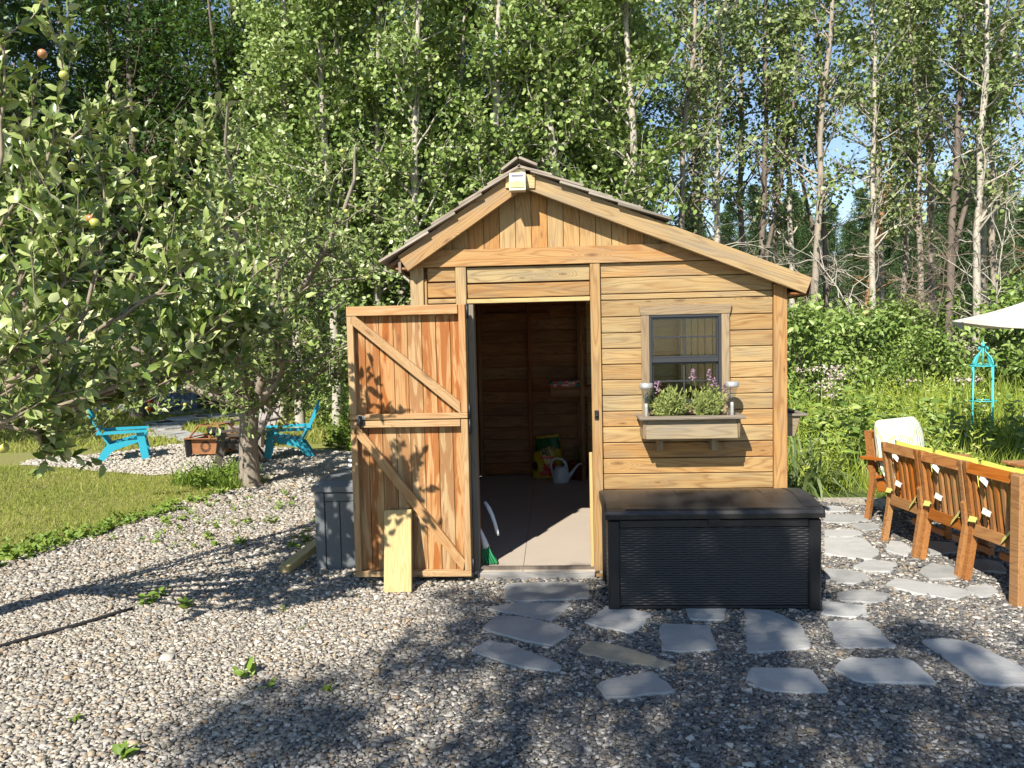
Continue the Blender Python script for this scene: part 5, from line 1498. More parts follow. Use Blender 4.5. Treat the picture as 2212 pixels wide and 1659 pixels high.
def make_tree(name, label, cat, loc, seed, H=9.0, r0=0.09, base=1.5, rad=1.4, nb=46, nsub=7, per=9, ls=0.065, barkm='aspen_bark', leafm='aspen_leaf',
              shape=SIMPLE, lean=(0, 0), up_el=0.75, top_taper=0.35, group=None, dead=0, sparse_low=0.0, wob_=0.05, spread=0.13, leafmax=99, dup=None, rz=0.0, sc_=1.0, trunk2=False):
    if dup is not None:
        t = copy_tree(dup); t.location = loc; t.rotation_euler = (0, 0, rz); t.scale = (sc_, sc_, sc_)
        tag(t, label, cat, group); return t
    r = np.random.default_rng(seed)
    t = empty(name, loc, rz); tag(t, label, cat, group)
    W = Wood()
    k = 14; zz = np.linspace(0, H, k)
    off = np.cumsum(r.normal(0, wob_, (k, 2)), 0) * np.linspace(0, 1, k)[:, None]
    tr = np.stack([off[:, 0] + lean[0] * zz / H, off[:, 1] + lean[1] * zz / H, zz], 1)
    tr[0, 2] = -0.1
    rr_ = r0 * (1 - 0.86 * (zz / H) ** 1.1); rr_[0] *= 1.35
    W.add(tr[None], rr_[None], 9)
    if trunk2:
        t2 = tr.copy(); t2[:, :2] += np.array([1, 0.3]) * (np.maximum(0, zz - H * .22) * 0.16)[:, None]; t2[zz < H * .2] = tr[zz < H * .2]
        W.add(t2[None], (rr_ * 0.75)[None], 8)
    # main branches
    h = base + (H - base) * r.random(nb) ** 0.9
    tp = np.stack([np.interp(h, zz, tr[:, i]) for i in range(3)], 1); tp[:, 2] = h
    az = np.arange(nb) * 2.39996 + r.normal(0, 0.4, nb); el = np.clip(r.normal(up_el, 0.25, nb), -0.2, 1.3)
    q = (h - base) / (H - base)
    L = rad * (1 - (1 - top_taper) * q ** 1.5) * (0.55 + 0.45 * np.minimum(1, q / 0.18)) * r.uniform(0.7, 1.2, nb)
    D = np.stack([np.cos(az) * np.cos(el), np.sin(az) * np.cos(el), np.sin(el)], 1)
    B = limbs(r, tp, D, L, 6, 0.16, 0.06)
    rb = np.interp(h, zz, rr_) * 0.42
    W.add(B, rb[:, None] * np.linspace(1, 0.22, 6)[None], 5)
    # sub branches
    ns = nb * nsub; bi = np.repeat(np.arange(nb), nsub); tt = r.uniform(0.25, 1.0, ns)
    p, d = along(B[bi], tt)
    sd = unit(d * 0.7 + r.normal(0, 0.7, (ns, 3)) + np.array([0, 0, 0.15])); sl = L[bi] * r.uniform(0.22, 0.5, ns)
    Sb = limbs(r, p, sd, sl, 4, 0.22, 0.05)
    W.add(Sb, (rb[bi] * 0.33)[:, None] * np.linspace(1, 0.3, 4)[None], 3)
    if dead:
        hd = r.uniform(0.6, base + 0.3, dead); tpd = np.stack([np.interp(hd, zz, tr[:, i]) for i in range(3)], 1)
        azd = r.uniform(0, 6.28, dead); D2 = np.stack([np.cos(azd), np.sin(azd), r.normal(0.25, .4, dead)], 1)
        Bd = limbs(r, tpd, D2, r.uniform(0.5, 1.5, dead), 6, 0.28, 0.03); W.add(Bd, np.full((dead, 1), 0.014) * np.linspace(1, 0.25, 6)[None], 4)
        di = np.repeat(np.arange(dead), 4); pd_, dd_ = along(Bd[di], r.uniform(.3, 1, len(di)))
        Sd = limbs(r, pd_, dd_ + r.normal(0, .7, (len(di), 3)), r.uniform(.2, .6, len(di)), 4, .3, 0.0); W.add(Sd, np.full((len(di), 1), 0.006) * np.linspace(1, 0.4, 4)[None], 3)
    obj('trunk', W.mesh('trunk'), M[barkm], t)
    keep = np.ones(ns, bool)
    if sparse_low > 0: keep = r.random(ns) > sparse_low * (1 - np.clip((p[:, 2] - base) / (H * 0.55), 0, 1))
    Sb = Sb[keep]; ns = len(Sb)
    li = np.repeat(np.arange(ns), per); n = len(li)
    lp, ld = along(Sb[li], r.uniform(0.1, 1.05, n))
    lp = lp + r.normal(0, spread, (n, 3)) * np.array([1, 1, 0.8])
    ok = lp[:, 2] < leafmax; lp, ld, li = lp[ok], ld[ok], li[ok]; n = len(lp)
    clump = r.normal(0, 0.13, ns)[li]
    rnd = np.clip(r.normal(0.48, 0.2, n) + clump, 0, 1)
    size = ls * r.uniform(0.7, 1.25, n)
    dirs = unit(ld * 0.5 + r.normal(0, 0.7, (n, 3)) + np.array([0, 0, -0.25]))
    obj('crown', leaf_mesh('crown', r, lp, dirs, size, shape, 0.55, rnd), M[leafm], t)
    return t


# ---------------------------------------------------------------- aspens behind the shed
GA = 'aspens standing close behind the shed'
aspens = [
    (640, 9.0, 'slender aspen left of the shed, leftmost of those behind it'),
    (722, 8.0, 'young aspen rising above the open door leaf'),
    (812, 8.6, 'aspen with a thin white trunk left of the roof'),
    (890, 7.4, 'leafy aspen just above the left eave'),
    (975, 9.0, 'aspen filling the gap above the left roof slope'),
    (1050, 7.6, 'bushy aspen left of the roof peak'),
    (1132, 8.2, 'white trunked aspen leaning right above the roof peak'),
    (1225, 7.3, 'leafy aspen right of the roof peak'),
    (1300, 9.2, 'aspen whose leaves hang above the shingled right slope'),
    (1385, 8.2, 'aspen at the edge of the blue sky gap'),
]
protos = []
for i, (u, y, lab) in enumerate(aspens):
    p = wp(u, 700, y)
    if i in (0, 2, 4, 6):
        o = make_tree('aspen_tree', lab, 'tree', (p[0], y, 0), 40 + i, H=9.6 + 0.3 * (i % 3), r0=0.085 if i != 6 else 0.105, base=1.0, rad=1.35, nb=56, nsub=8, per=21, ls=0.080, spread=0.105, shape=ROUND, lean=((0.9, 0) if i == 6 else (random.uniform(-.4, .4), 0)), leafmax=8.6, group=GA)
        protos.append(o)
    else:
        make_tree('aspen_tree', lab, 'tree', (p[0], y, 0), 0, dup=protos[i % len(protos)], rz=random.uniform(0, 6.28), sc_=random.uniform(0.9, 1.08), group=GA)

for i, (u, y, lab) in enumerate(((600, 10.6, 'aspen in the second row above the apple tree'), (700, 11.2, 'second row aspen behind the young aspen'), (770, 10.4, 'second row aspen left of the thin white trunk'), (850, 11.4, 'second row aspen right of the thin white trunk'), (935, 11.0, 'second row aspen over the left roof slope'), (1015, 11.6, 'second row aspen left of the peak'), (1095, 10.8, 'second row aspen directly behind the peak'), (1180, 11.4, 'second row aspen right of the leaning trunk'), (1265, 11.0, 'second row aspen over the right roof slope'), (1345, 12.0, 'second row aspen beside the sky gap'))):
    p = wp(u, 700, y); make_tree('aspen_tree', lab, 'tree', (p[0], y, 0), 0, dup=protos[i % 4], rz=i * 1.9 + .4, sc_=random.uniform(0.98, 1.15), group='second row of aspens')

# ---------------------------------------------------------------- poplars to the right, thinner and with sky between
GP = 'poplars right of the shed'
ordn = ['first', 'second', 'third', 'fourth', 'fifth', 'sixth', 'seventh', 'eighth', 'ninth', 'tenth', 'eleventh', 'twelfth', 'thirteenth', 'fourteenth', 'fifteenth', 'sixteenth', 'seventeenth']
pop = [(1452, 10.5, 0.07, 0), (1500, 12.5, 0.09, 0), (1545, 11.0, 0.075, 1), (1600, 13.5, 0.10, 0), (1640, 11.8, 0.085, 2), (1672, 14.5, 0.10, 0), (1715, 12.6, 0.08, 1), (1752, 10.8, 0.11, 0), (1788, 12.0, 0.12, 2), (1838, 13.2, 0.10, 3), (1885, 11.4, 0.08, 1), (1940, 13.0, 0.11, 0), (1992, 11.6, 0.14, 0), (2046, 10.8, 0.10, 2), (2106, 9.8, 0.135, 1), (2158, 11.2, 0.10, 0), (2215, 9.4, 0.12, 3)]
desc = {0: 'sparse grey barked poplar', 1: 'pale barked poplar', 2: 'dark trunked poplar', 3: 'leaning poplar with peeling orange bark'}
M['orange_bark'] = bark('peeling_bark', (0.34, 0.19, 0.085), (0.10, 0.065, 0.04), (0.45, 0.28, 0.13), 8.0, (1, 1, 0.5), 0.9)
pp = {}
for i, (u, y, r0, kind) in enumerate(pop):
    p = wp(u, 700, y)
    lab = '%s, %s trunk counted rightward from the shed' % (desc[kind], ordn[i])
    far = u > 1950
    if kind not in pp:
        pp[kind] = make_tree('poplar_tree', lab, 'tree', (p[0], y, 0), 70 + i, H=11.5, r0=0.082, base=3.3 if kind != 2 else 3.6, rad=1.4, nb=46, nsub=7, per=16, ls=0.082, barkm={0: 'poplar_bark', 1: 'aspen_bark', 2: 'dark_bark', 3: 'orange_bark'}[kind], leafm='poplar_leaf', shape=ROUND,
                              lean=(1.9, 0.3) if kind == 3 else (0.2, 0), dead=20, sparse_low=0.7, leafmax=9.6, group=GP, wob_=0.10, spread=0.10, trunk2=(kind == 2))
    else:
        s_ = random.uniform(0.88, 1.12)
        make_tree('poplar_tree', lab, 'tree', (p[0], y, 0), 0, dup=pp[kind], rz=random.uniform(-0.5, 0.5) if kind == 3 else random.uniform(0, 6.28), sc_=s_, group=GP)
# denser leafy poplars at the far right top
for i, (u, y, lab) in enumerate(((2010, 15.5, 'dense leafy poplar behind the thick trunks at far right'), (2120, 14.0, 'dense leafy poplar above the parasol'), (2230, 12.5, 'dense leafy poplar at the right edge of the photo'), (1500, 17.0, 'distant poplar behind the right roof slope'), (1900, 18.0, 'distant leafy poplar over the meadow'))):
    p = wp(u, 700, y)
    if i == 0: dp = make_tree('poplar_tree', lab, 'tree', (p[0], y, 0), 120, H=12.5, r0=0.12, base=4.2, rad=1.9, nb=50, nsub=8, per=12, ls=0.095, barkm='poplar_bark', leafm='poplar_leaf', shape=ROUND, dead=8, sparse_low=0.3, group=GP, leafmax=11)
    else: make_tree('poplar_tree', lab, 'tree', (p[0], y, 0), 0, dup=dp, rz=i * 1.7, sc_=0.95 + 0.04 * i, group=GP)

# ---------------------------------------------------------------- dark maples and a soft pine at the left
GM = 'dark maples at the left'
mp = None
for i, (u, y, s_, lab) in enumerate(((20, 11.5, 1.0, 'dark leaved maple at the left edge of the photo'), (150, 13.5, 1.05, 'dark maple behind the near apple branches'), (290, 12.0, 0.95, 'maple with forked grey trunk above the fire pit'), (430, 14.5, 1.1, 'tall dark maple left of the pine'), (545, 12.8, 0.92, 'maple between the fire pit and the aspens'), (-140, 9.0, 1.0, 'maple shading the lawn beyond the left edge'), (690, 15.0, 1.0, 'dark maple showing between the aspens'), (880, 14.0, 1.0, 'dark maple behind the left eave'))):
    p = wp(u, 700, y)
    if mp is None: mp = make_tree('maple_tree', lab, 'tree', (p[0], y, 0), 200, H=11.0, r0=0.17, base=1.7, rad=2.5, nb=54, nsub=11, per=20, ls=0.13, barkm='dark_bark', leafm='maple_leaf', shape=SIMPLE, up_el=0.45, group=GM, leafmax=10.5, spread=0.2, trunk2=True)
    else: make_tree('maple_tree', lab, 'tree', (p[0], y, 0), 0, dup=mp, rz=i * 1.1, sc_=s_, group=GM)


def pine_arrays(r, H, rad, nw, per):
    """branch whorls of soft needles: positions, directions, sizes"""
    h = np.linspace(H * 0.08, H * 0.99, nw); pos = []; dr = []; sz = []
    for hh in h:
        R_ = rad * (1 - hh / H) ** 0.75 * r.uniform(.75, 1.2) + 0.15
        nb = 6
        for b in range(nb):
            a = r.uniform(0, 6.28); n = per
            t = r.random(n) ** 0.7; q = np.stack([np.cos(a) * t * R_, np.sin(a) * t * R_, hh + 0.25 * t * R_ * 0.5 - 0.10 * t * t], 1) + r.normal(0, 0.13, (n, 3)) * np.array([1, 1, .45])
            pos.append(q); dr.append(np.tile([math.cos(a), math.sin(a), 0.35], (n, 1)) + r.normal(0, .5, (n, 3))); sz.append(np.full(n, 0.30) * r.uniform(.6, 1.2, n))
    return np.concatenate(pos), np.concatenate(dr), np.concatenate(sz)


def white_pine(loc, seed, H, rad, label):
    r = np.random.default_rng(seed); t = empty('pine_tree', loc); tag(t, label, 'tree', 'pines among the broadleaf trees')
    W = Wood(); W.add(np.array([[(0, 0, -.1), (0.02, 0, H * .5), (0, 0, H)]]), np.array([[0.16, 0.1, 0.02]]), 8); obj('trunk', W.mesh('trunk'), M['dark_bark'], t)
    q, d, s_ = pine_arrays(r, H, rad, 46, 70)
    return obj('crown', leaf_mesh('crown', r, q, d, s_ * 0.75, NEEDLE, 0.5), M['pine_needle'], t)


p = wp(640, 700, 13.0); PINE_CROWN = white_pine((p[0], 13.0, 0), 5, 12.0, 2.3, 'soft needled white pine at the top left behind the aspens')
p = wp(760, 700, 14.5); white_pine((p[0], 14.5, 0), 6, 11.0, 2.4, 'white pine half hidden behind the white trunked aspens')
p = wp(1340, 700, 14.0); white_pine((p[0], 14.0, 0), 7, 12.5, 1.9, 'dark pine behind the aspens right of the roof peak')

# far pine wood on the rise beyond the field, and the field itself
r = np.random.default_rng(77)
NP = 330
PX = np.stack([r.uniform(-42, 66, NP), r.uniform(47, 78, NP), np.full(NP, -0.3)], 1)
PX = PX[np.argsort(PX[:, 0])]
me = bpy.data.meshes.new('pine_wood'); me.from_pydata([tuple(p) for p in PX], [], [])
at = me.attributes.new('size', 'FLOAT', 'POINT'); at.data.foreach_set('value', (r.uniform(0.72, 1.05, NP) + 0.22 * np.clip((PX[:, 0] - 5) / 40, 0, 1)).astype(np.float32))
at = me.attributes.new('turn', 'FLOAT', 'POINT'); at.data.foreach_set('value', r.uniform(0, 6.28, NP).astype(np.float32))
o = obj('pine_wood', me); tag(o, 'far pine wood on the rise beyond the field', 'pine wood', kind='stuff')
ng = bpy.data.node_groups.new('pine_wood', 'GeometryNodeTree')
ng.interface.new_socket('Geometry', in_out='INPUT', socket_type='NodeSocketGeometry'); ng.interface.new_socket('Geometry', in_out='OUTPUT', socket_type='NodeSocketGeometry')
gi = ng.nodes.new('NodeGroupInput'); go = ng.nodes.new('NodeGroupOutput'); io = ng.nodes.new('GeometryNodeInstanceOnPoints'); oi = ng.nodes.new('GeometryNodeObjectInfo')
oi.inputs['Object'].default_value = PINE_CROWN
n1 = ng.nodes.new('GeometryNodeInputNamedAttribute'); n1.data_type = 'FLOAT'; n1.inputs['Name'].default_value = 'size'
n2 = ng.nodes.new('GeometryNodeInputNamedAttribute'); n2.data_type = 'FLOAT'; n2.inputs['Name'].default_value = 'turn'
cx_ = ng.nodes.new('ShaderNodeCombineXYZ')
L_ = ng.links.new
L_(gi.outputs[0], io.inputs['Points']); L_(oi.outputs['Geometry'], io.inputs['Instance']); L_(n2.outputs['Attribute'], cx_.inputs['Z']); L_(cx_.outputs[0], io.inputs['Rotation']); L_(n1.outputs['Attribute'], io.inputs['Scale']); L_(io.outputs[0], go.inputs[0])
md = o.modifiers.new('trees', 'NODES'); md.node_group = ng

# ---------------------------------------------------------------- shrubs at the wood edge
GS = 'shrubs along the meadow edge'
shr = [(1740, 6.2, 1.12, 'bright leafy shrub growing against the shed corner'), (1830, 8.2, 0.95, 'rounded shrub second right of the shed corner'), (1905, 7.4, 0.72, 'low shrub in the middle of the meadow edge'), (1975, 8.6, 1.1, 'broad shrub left of the obelisk trellis'), (2060, 8.0, 0.85, 'shrub directly behind the obelisk trellis'), (2150, 8.8, 1.2, 'shrub below the parasol edge'), (2240, 7.6, 0.9, 'shrub at the right edge under the parasol'),
       (1790, 10.5, 1.05, 'taller shrub behind the shed corner'), (2010, 10.8, 1.1, 'taller shrub among the bare twigs'), (2120, 11.4, 1.15, 'taller shrub behind the parasol'), (1920, 11.5, 1.1, 'shrub below the bare pale sapling'), (1650, 9.0, 1.1, 'shrub hidden by the right eave')]
sp_ = []
for i, (u, y, s_, lab) in enumerate(shr):
    p = wp(u, 700, y)
    if i < 2: sp_.append(make_tree('leafy_shrub', lab, 'shrub', (p[0], y, 0), 300 + i, H=1.5, r0=0.025, base=0.1, rad=1.0, nb=30, nsub=7, per=12, ls=0.095, barkm='dark_bark', leafm='shrub_leaf', shape=OVATE, up_el=0.7, top_taper=0.5, group=GS, wob_=0.12, spread=0.1))
    else: make_tree('leafy_shrub', lab, 'shrub', (p[0], y, 0), 0, dup=sp_[i % 2], rz=i * 1.3, sc_=s_, group=GS)
# low bushes at the left
for i, (u, y, s_, lab) in enumerate(((715, 8.4, 0.62, 'sunny bush behind the second turquoise chair'), (660, 9.8, 0.7, 'bush left of the open door in the background'), (790, 7.0, 0.8, 'bush pressed against the left shed wall'), (40, 13.0, 1.1, 'dark bush at the far left wood edge'), (150, 15.5, 1.2, 'dark bush left of the blue hut'), (460, 15.0, 1.1, 'dark bush beyond the garden path'), (560, 12.0, 1.0, 'dark bush behind the apple tree'), (850, 8.5, 1.15, 'bush between apple tree and left eave'), (620, 15.5, 1.3, 'shaded bush at the back of the lawn'))):
    p = wp(u, 700, y); make_tree('leafy_shrub', lab, 'shrub', (p[0], y, 0), 0, dup=sp_[i % 2], rz=i * 2.1, sc_=s_, group='bushes behind the fire pit')
# pale bare sapling and twigs at the right
for i, (u, y, H, lab) in enumerate(((1965, 9.2, 3.6, 'bare pale dead sapling with curved twigs'), (2030, 10.0, 3.2, 'bare grey sapling leaning left by the meadow'), (2180, 8.6, 3.8, 'bare pale sapling above the parasol'), (1870, 10.2, 3.0, 'short bare sapling right of the eave'))):
    p = wp(u, 700, y); r = np.random.default_rng(400 + i)
    t = empty('bare_sapling', (p[0], y, 0)); tag(t, lab, 'sapling', 'bare saplings at the wood edge')
    W = Wood(); tr_ = limbs(r, np.zeros((1, 3)), np.array([[r.normal(0, .2), 0, 1.0]]), np.array([H]), 9, 0.12, 0.1); W.add(tr_, np.linspace(0.026, 0.006, 9)[None], 6)
    nb = 14; q, d = along(np.repeat(tr_, nb, 0), r.uniform(.3, 1, nb)); B = limbs(r, q, d * .4 + r.normal(0, .8, (nb, 3)), r.uniform(.5, 1.4, nb), 7, 0.3, 0.08); W.add(B, np.full((nb, 1), .011) * np.linspace(1, .3, 7)[None], 4)
    bi = np.repeat(np.arange(nb), 4); q, d = along(B[bi], r.uniform(.2, 1, len(bi))); B2 = limbs(r, q, d + r.normal(0, .8, (len(bi), 3)), r.uniform(.2, .6, len(bi)), 5, .3, 0.05); W.add(B2, np.full((len(bi), 1), .005) * np.linspace(1, .4, 5)[None], 3)
    obj('trunk', W.mesh('trunk'), M['twig'] if i % 2 else M['aspen_bark'], t)


# ---------------------------------------------------------------- second apple tree by the fire pit
def apple_fruit(name, r, pos, rad, mats, parent):
    mb = MB(); mb.lathe([(0.0, 0.80), (0.25, 0.93), (0.6, 0.88), (0.92, 0.5), (1.0, 0.05), (0.88, -0.5), (0.55, -0.86), (0.22, -0.92), (0.0, -0.8)], (0, 0, 0), 12)
    me = mb.mesh('apple'); me2 = me.copy(); me.materials.append(M[mats[0]]); me2.materials.append(M[mats[1]])
    for i, p in enumerate(pos):
        o = obj(name, me2 if i % 3 == 0 else me, None, parent, tuple(p)); s_ = rad * r.uniform(.8, 1.15); o.scale = (s_, s_, s_ * .95); o.rotation_euler = (r.normal(0, .3), r.normal(0, .3), 0)


r = np.random.default_rng(900)
a2 = empty('apple_tree', (-2.545, 3.44, 0)); tag(a2, 'old apple tree with thick furrowed trunk beside the fire pit', 'tree')
W = Wood()
W.add(np.array([[(0.02, 0, -0.05), (0.0, 0, 0.06), (0, 0, 0.3), (0.01, 0, 0.6), (0.03, 0, 0.85), (0.06, 0, 1.05)]]), np.array([[0.165, 0.125, 0.108, 0.10, 0.105, 0.10]]), 14)
nl = 11; az = np.arange(nl) * 2.4 + 0.5; el = np.concatenate([np.full(5, 0.35), np.full(4, 0.8), np.full(2, 1.25)])
B = limbs(r, np.tile([0.05, 0, 0.95], (nl, 1)) + r.normal(0, .03, (nl, 3)), np.stack([np.cos(az) * np.cos(el), np.sin(az) * np.cos(el), np.sin(el)], 1), np.where(el > 1, 3.0, np.where(el > .5, 2.9, 2.0)) * r.uniform(.85, 1.1, nl), 9, 0.2, 0.10)
W.add(B, np.linspace(0.06, 0.012, 9)[None] * np.ones((nl, 1)), 7)
n1 = nl * 14; bi = np.repeat(np.arange(nl), 14); q, d = along(B[bi], r.uniform(.2, 1, n1))
B2 = limbs(r, q, d * .5 + r.normal(0, .75, (n1, 3)) + np.array([0, 0, -.02]), r.uniform(.45, 1.1, n1), 6, .22, 0.10); W.add(B2, np.full((n1, 1), .014) * np.linspace(1, .25, 6)[None], 4)
n2 = n1 * 7; bi = np.repeat(np.arange(n1), 7); q, d = along(B2[bi], r.uniform(.15, 1, n2))
B3 = limbs(r, q, d * .5 + r.normal(0, .7, (n2, 3)) + np.array([0, 0, .3]), r.uniform(.12, .38, n2), 4, .2, 0.12); W.add(B3, np.full((n2, 1), .0042) * np.linspace(1, .4, 4)[None], 3)
obj('trunk', W.mesh('trunk'), M['apple_bark'], a2)
per = 15; bi = np.repeat(np.arange(n2), per); n = len(bi); q, d = along(B3[bi], r.uniform(0, 1.05, n)); q = q + r.normal(0, .03, (n, 3))
ok = (q[:, 2] > 0.62) & (q[:, 2] + 3.0 * (q[:, 0] > 2.4) < 6.5); q, d, bi = q[ok], d[ok], bi[ok]; n = len(q)
obj('crown', leaf_mesh('crown', r, q, d * .5 + r.normal(0, .7, (n, 3)), .066 * r.uniform(.7, 1.25, n), (OVATE[0][[0, 1, 3, 7]] * np.array([1, 1.25, 1]), np.array([(0, 3, 1), (0, 2, 3)])), .6, np.clip(r.normal(.48, .2, n) + r.normal(0, .12, n2)[bi], 0, 1)), M['apple_leaf2'], a2)
sel = r.choice(len(B3), 70, replace=False); ap = B3[sel, -1]; ap = ap[(ap[:, 1] < 0.6) & (ap[:, 2] > .7)]
apple_fruit('apple', r, ap + np.array([0, -.05, -.03]), 0.022, ('apple', 'apple'), a2)

# ---------------------------------------------------------------- near apple tree, its trunk left of the frame
r = np.random.default_rng(901)
a1 = empty('apple_tree', (-2.85, -1.35, 0)); tag(a1, 'near apple tree whose large leaved branches fill the left side', 'tree')
O = np.array([-2.85, -1.35, 0.0]); cr = np.array([0.12, 0.03, 1.0])
W = Wood(); W.add(np.array([[(0, 0, -.05), (0, 0, .1), (.03, 0, .4), (.08, .02, .75), (.12, .03, 1.02)]]), np.array([[.14, .11, .095, .09, .085]]), 12)
LIM = [
    [(187, 773, -1.2), (272, 650, -1.0), (300, 520, -.9), (330, 400, -.9)],
    [(100, 900, -1.3), (333, 823, -.9), (405, 770, -.7), (460, 667, -.9), (533, 603, -1.0), (600, 560, -1.1)],
    [(30, 700, -1.4), (70, 500, -1.3), (110, 300, -1.2), (150, 120, -1.1)],
    [(-40, 600, -1.8), (10, 300, -1.8), (12, 70, -1.8)],
    [(120, 800, -1.6), (200, 640, -1.5), (230, 480, -1.4), (220, 340, -1.4)],
    [(20, 900, -1.6), (90, 950, -1.5), (110, 985, -1.45)],
    [(150, 870, -1.2), (250, 870, -1.0), (310, 850, -.8)],
    [(220, 800, -1.2), (440, 770, -1.15), (590, 715, -1.15)],
    [(300, 830, -1.1), (430, 800, -1.15), (530, 790, -1.2)],
    [(120, 620, -.5), (290, 470, -.3), (400, 350, -.2), (440, 280, -.2)],
    [(180, 720, -.3), (370, 570, -.1), (500, 490, 0), (560, 430, 0)],
    [(30, 450, -.8), (150, 280, -.7), (300, 215, -.7)],
    [(60, 760, -.9), (150, 560, -.8), (180, 400, -.7), (260, 300, -.7)],
    [(-60, 800, -2.0), (30, 780, -2.0), (80, 700, -2.0)],
    [(10, 860, -1.0), (140, 760, -.9), (230, 720, -.7), (380, 690, -.6), (480, 560, -.5)],
    [(-20, 520, -1.0), (60, 400, -1.0), (70, 200, -1.0)],
    [(100, 680, -1.9), (150, 600, -1.9), (130, 480, -1.9)],
    [(250, 640, -.2), (400, 480, .1), (440, 400, .2)],
    [(-60, 950, -1.9), (60, 880, -1.9), (150, 840, -1.8)],
    [(200, 860, -1.6), (320, 800, -1.6), (420, 730, -1.5), (500, 660, -1.4)],
    [(180, 740, -1.6), (330, 640, -1.6), (420, 560, -1.5)],
    [(330, 780, -1.35), (480, 720, -1.35), (560, 660, -1.3)],

    [(60, 840, -.7), (200, 800, -.5), (330, 720, -.4), (420, 600, -.3), (430, 500, -.3)],
]
PA = []
for pl in LIM:
    P = [cr + r.normal(0, .03, 3)] + [wp(u, v, y) - O for u, v, y in pl]
    P = np.array(P); s_ = np.linspace(0, len(P) - 1, 12)
    Q = np.stack([np.interp(s_, np.arange(len(P)), P[:, i]) for i in range(3)], 1)
    for _ in range(2): Q[1:-1] = (Q[:-2] + Q[1:-1] * 2 + Q[2:]) / 4
    PA.append(Q + r.normal(0, .006, Q.shape))
PA = np.array(PA); nl = len(PA)
W.add(PA, np.linspace(.015, .004, 12)[None] * np.ones((nl, 1)), 7)
ns = nl * 26; bi = np.repeat(np.arange(nl), 26); tt = r.uniform(.22, 1.0, ns); q, d = along(PA[bi], tt)
B2 = limbs(r, q, d * .5 + r.normal(0, .55, (ns, 3)) + np.array([0, 0, .45]), r.uniform(.10, .36, ns), 5, .14, .12); W.add(B2, np.full((ns, 1), .0045) * np.linspace(1, .45, 5)[None], 4)
obj('trunk', W.mesh('trunk'), M['apple_twig'], a1)
per = 15; bi = np.repeat(np.arange(ns), per); n = len(bi); t_ = r.uniform(.05, 1.0, n); q, d = along(B2[bi], t_)
out = unit(r.normal(0, 1, (n, 3)))
dirs = d * .55 + out * .8 + np.array([0, 0, .12])
W0 = q + O
inview = (W0[:, 1] > CAM[1] + 2.3) & (W0[:, 2] > 0.55)
q, dirs, bi = q[inview], dirs[inview], bi[inview]; n = len(q)
size = .070 * r.uniform(.6, 1.25, n); rnd = r.beta(.9, 1.0, n)
fr = leaf_frames(r, n, dirs, .35)
depth = (q + O - CAM) @ _F
vis = np.argsort(depth - 20 * size)
sx = ((q + O - CAM) @ _R) / depth * 1662 + 1106
vis = [i for i in vis if sx[i] > 5][:300]
mask = np.ones(n, bool); mask[vis] = False
c_ = obj('crown', leaf_mesh('crown', r, q[mask], None, size[mask], OVATE, .35, rnd[mask], (fr[0][mask], fr[1][mask], fr[2][mask])), M['apple_leaf'], a1); tag(c_, kind='stuff')
lm = []
for k in range(8):
    bend = OVATE[0].copy(); bend[:, 2] += 0.10 * (k % 3 - 1) * bend[:, 0] ** 2; bend[:, 1] *= 0.9 + 0.05 * (k % 4)
    me = arr_mesh('leaf', bend, OVATE[1], {'rnd': np.full(8, 0.12 + 0.11 * k)}, smooth=True); me.materials.append(M['apple_leaf']); lm.append(me)
for j, i in enumerate(vis):
    o = obj('leaf', lm[j % 8], None, a1)
    s_ = float(size[i]); D_, S_2, N_ = fr[0][i] * s_, fr[1][i] * s_, fr[2][i] * s_
    o.matrix_basis = Matrix(((D_[0], S_2[0], N_[0], q[i][0]), (D_[1], S_2[1], N_[1], q[i][1]), (D_[2], S_2[2], N_[2], q[i][2]), (0, 0, 0, 1)))
FR = [(178, 185, -1.1), (215, 180, -1.1), (312, 655, -.9), (322, 668, -.9), (130, 575, -1.3), (155, 570, -1.2), (190, 370, -1.3), (505, 772, -.6), (690 / 1.36, 780, -.6), (185, 245, -1.2), (50, 290, -1.6), (60, 730, -1.4), (470, 690, -.5)]
FR = [(125, 135, -1.15), (170, 180, -1.1), (190, 372, -1.3), (228, 480, -1.35), (236, 490, -1.35), (95, 578, -1.3), (126, 574, -1.25), (505, 772, -.6), (514, 776, -.6), (50, 226, -1.6), (490, 645, -.5), (45, 960, -1.5)]
apple_fruit('apple', r, [wp(u, v, y) - O - np.array([0, .12, 0]) for u, v, y in FR], 0.026, ('apple', 'apple_red'), a1)

# ---------------------------------------------------------------- tall tree behind the viewer whose shade dapples the gravel
SHADE = [gp(u, v)[:2] for u, v in [(400, 1720), (440, 1571), (560, 1480), (640, 1462), (700, 1452), (820, 1406), (935, 1312), (1065, 1262), (1290, 1242)]] + [np.array(x) for x in [(1.5, 0.12), (2.1, 0.16), (2.62, 0.05), (2.75, -0.55)]] + [gp(u, v)[:2] for u, v in [(1900, 1345), (1990, 1360), (2100, 1390), (2290, 1400)]] + [np.array(x) for x in [(4.2, -3.6), (2.0, -4.6), (-0.9, -4.2)]]
r = np.random.default_rng(31)
P = np.array(SHADE); lo, hi = P.min(0), P.max(0)
C = r.uniform(lo, hi, (430, 2)); C = C[pip(C, SHADE)]
nz_ = np.sin(C[:, 0] * 4.6 + 1.0) * np.sin(C[:, 1] * 5.2 + 0.4) + 0.7 * np.sin(C[:, 0] * 9.1 + C[:, 1] * 6.0)
C = C[(nz_ > -0.25) | (r.random(len(C)) < 0.08)]
tC = r.uniform(6.0, 9.5, len(C))
cc = np.stack([C[:, 0] - SUN[0] * tC / 0.95, C[:, 1] - SUN[1] * tC / 0.95, tC], 1)
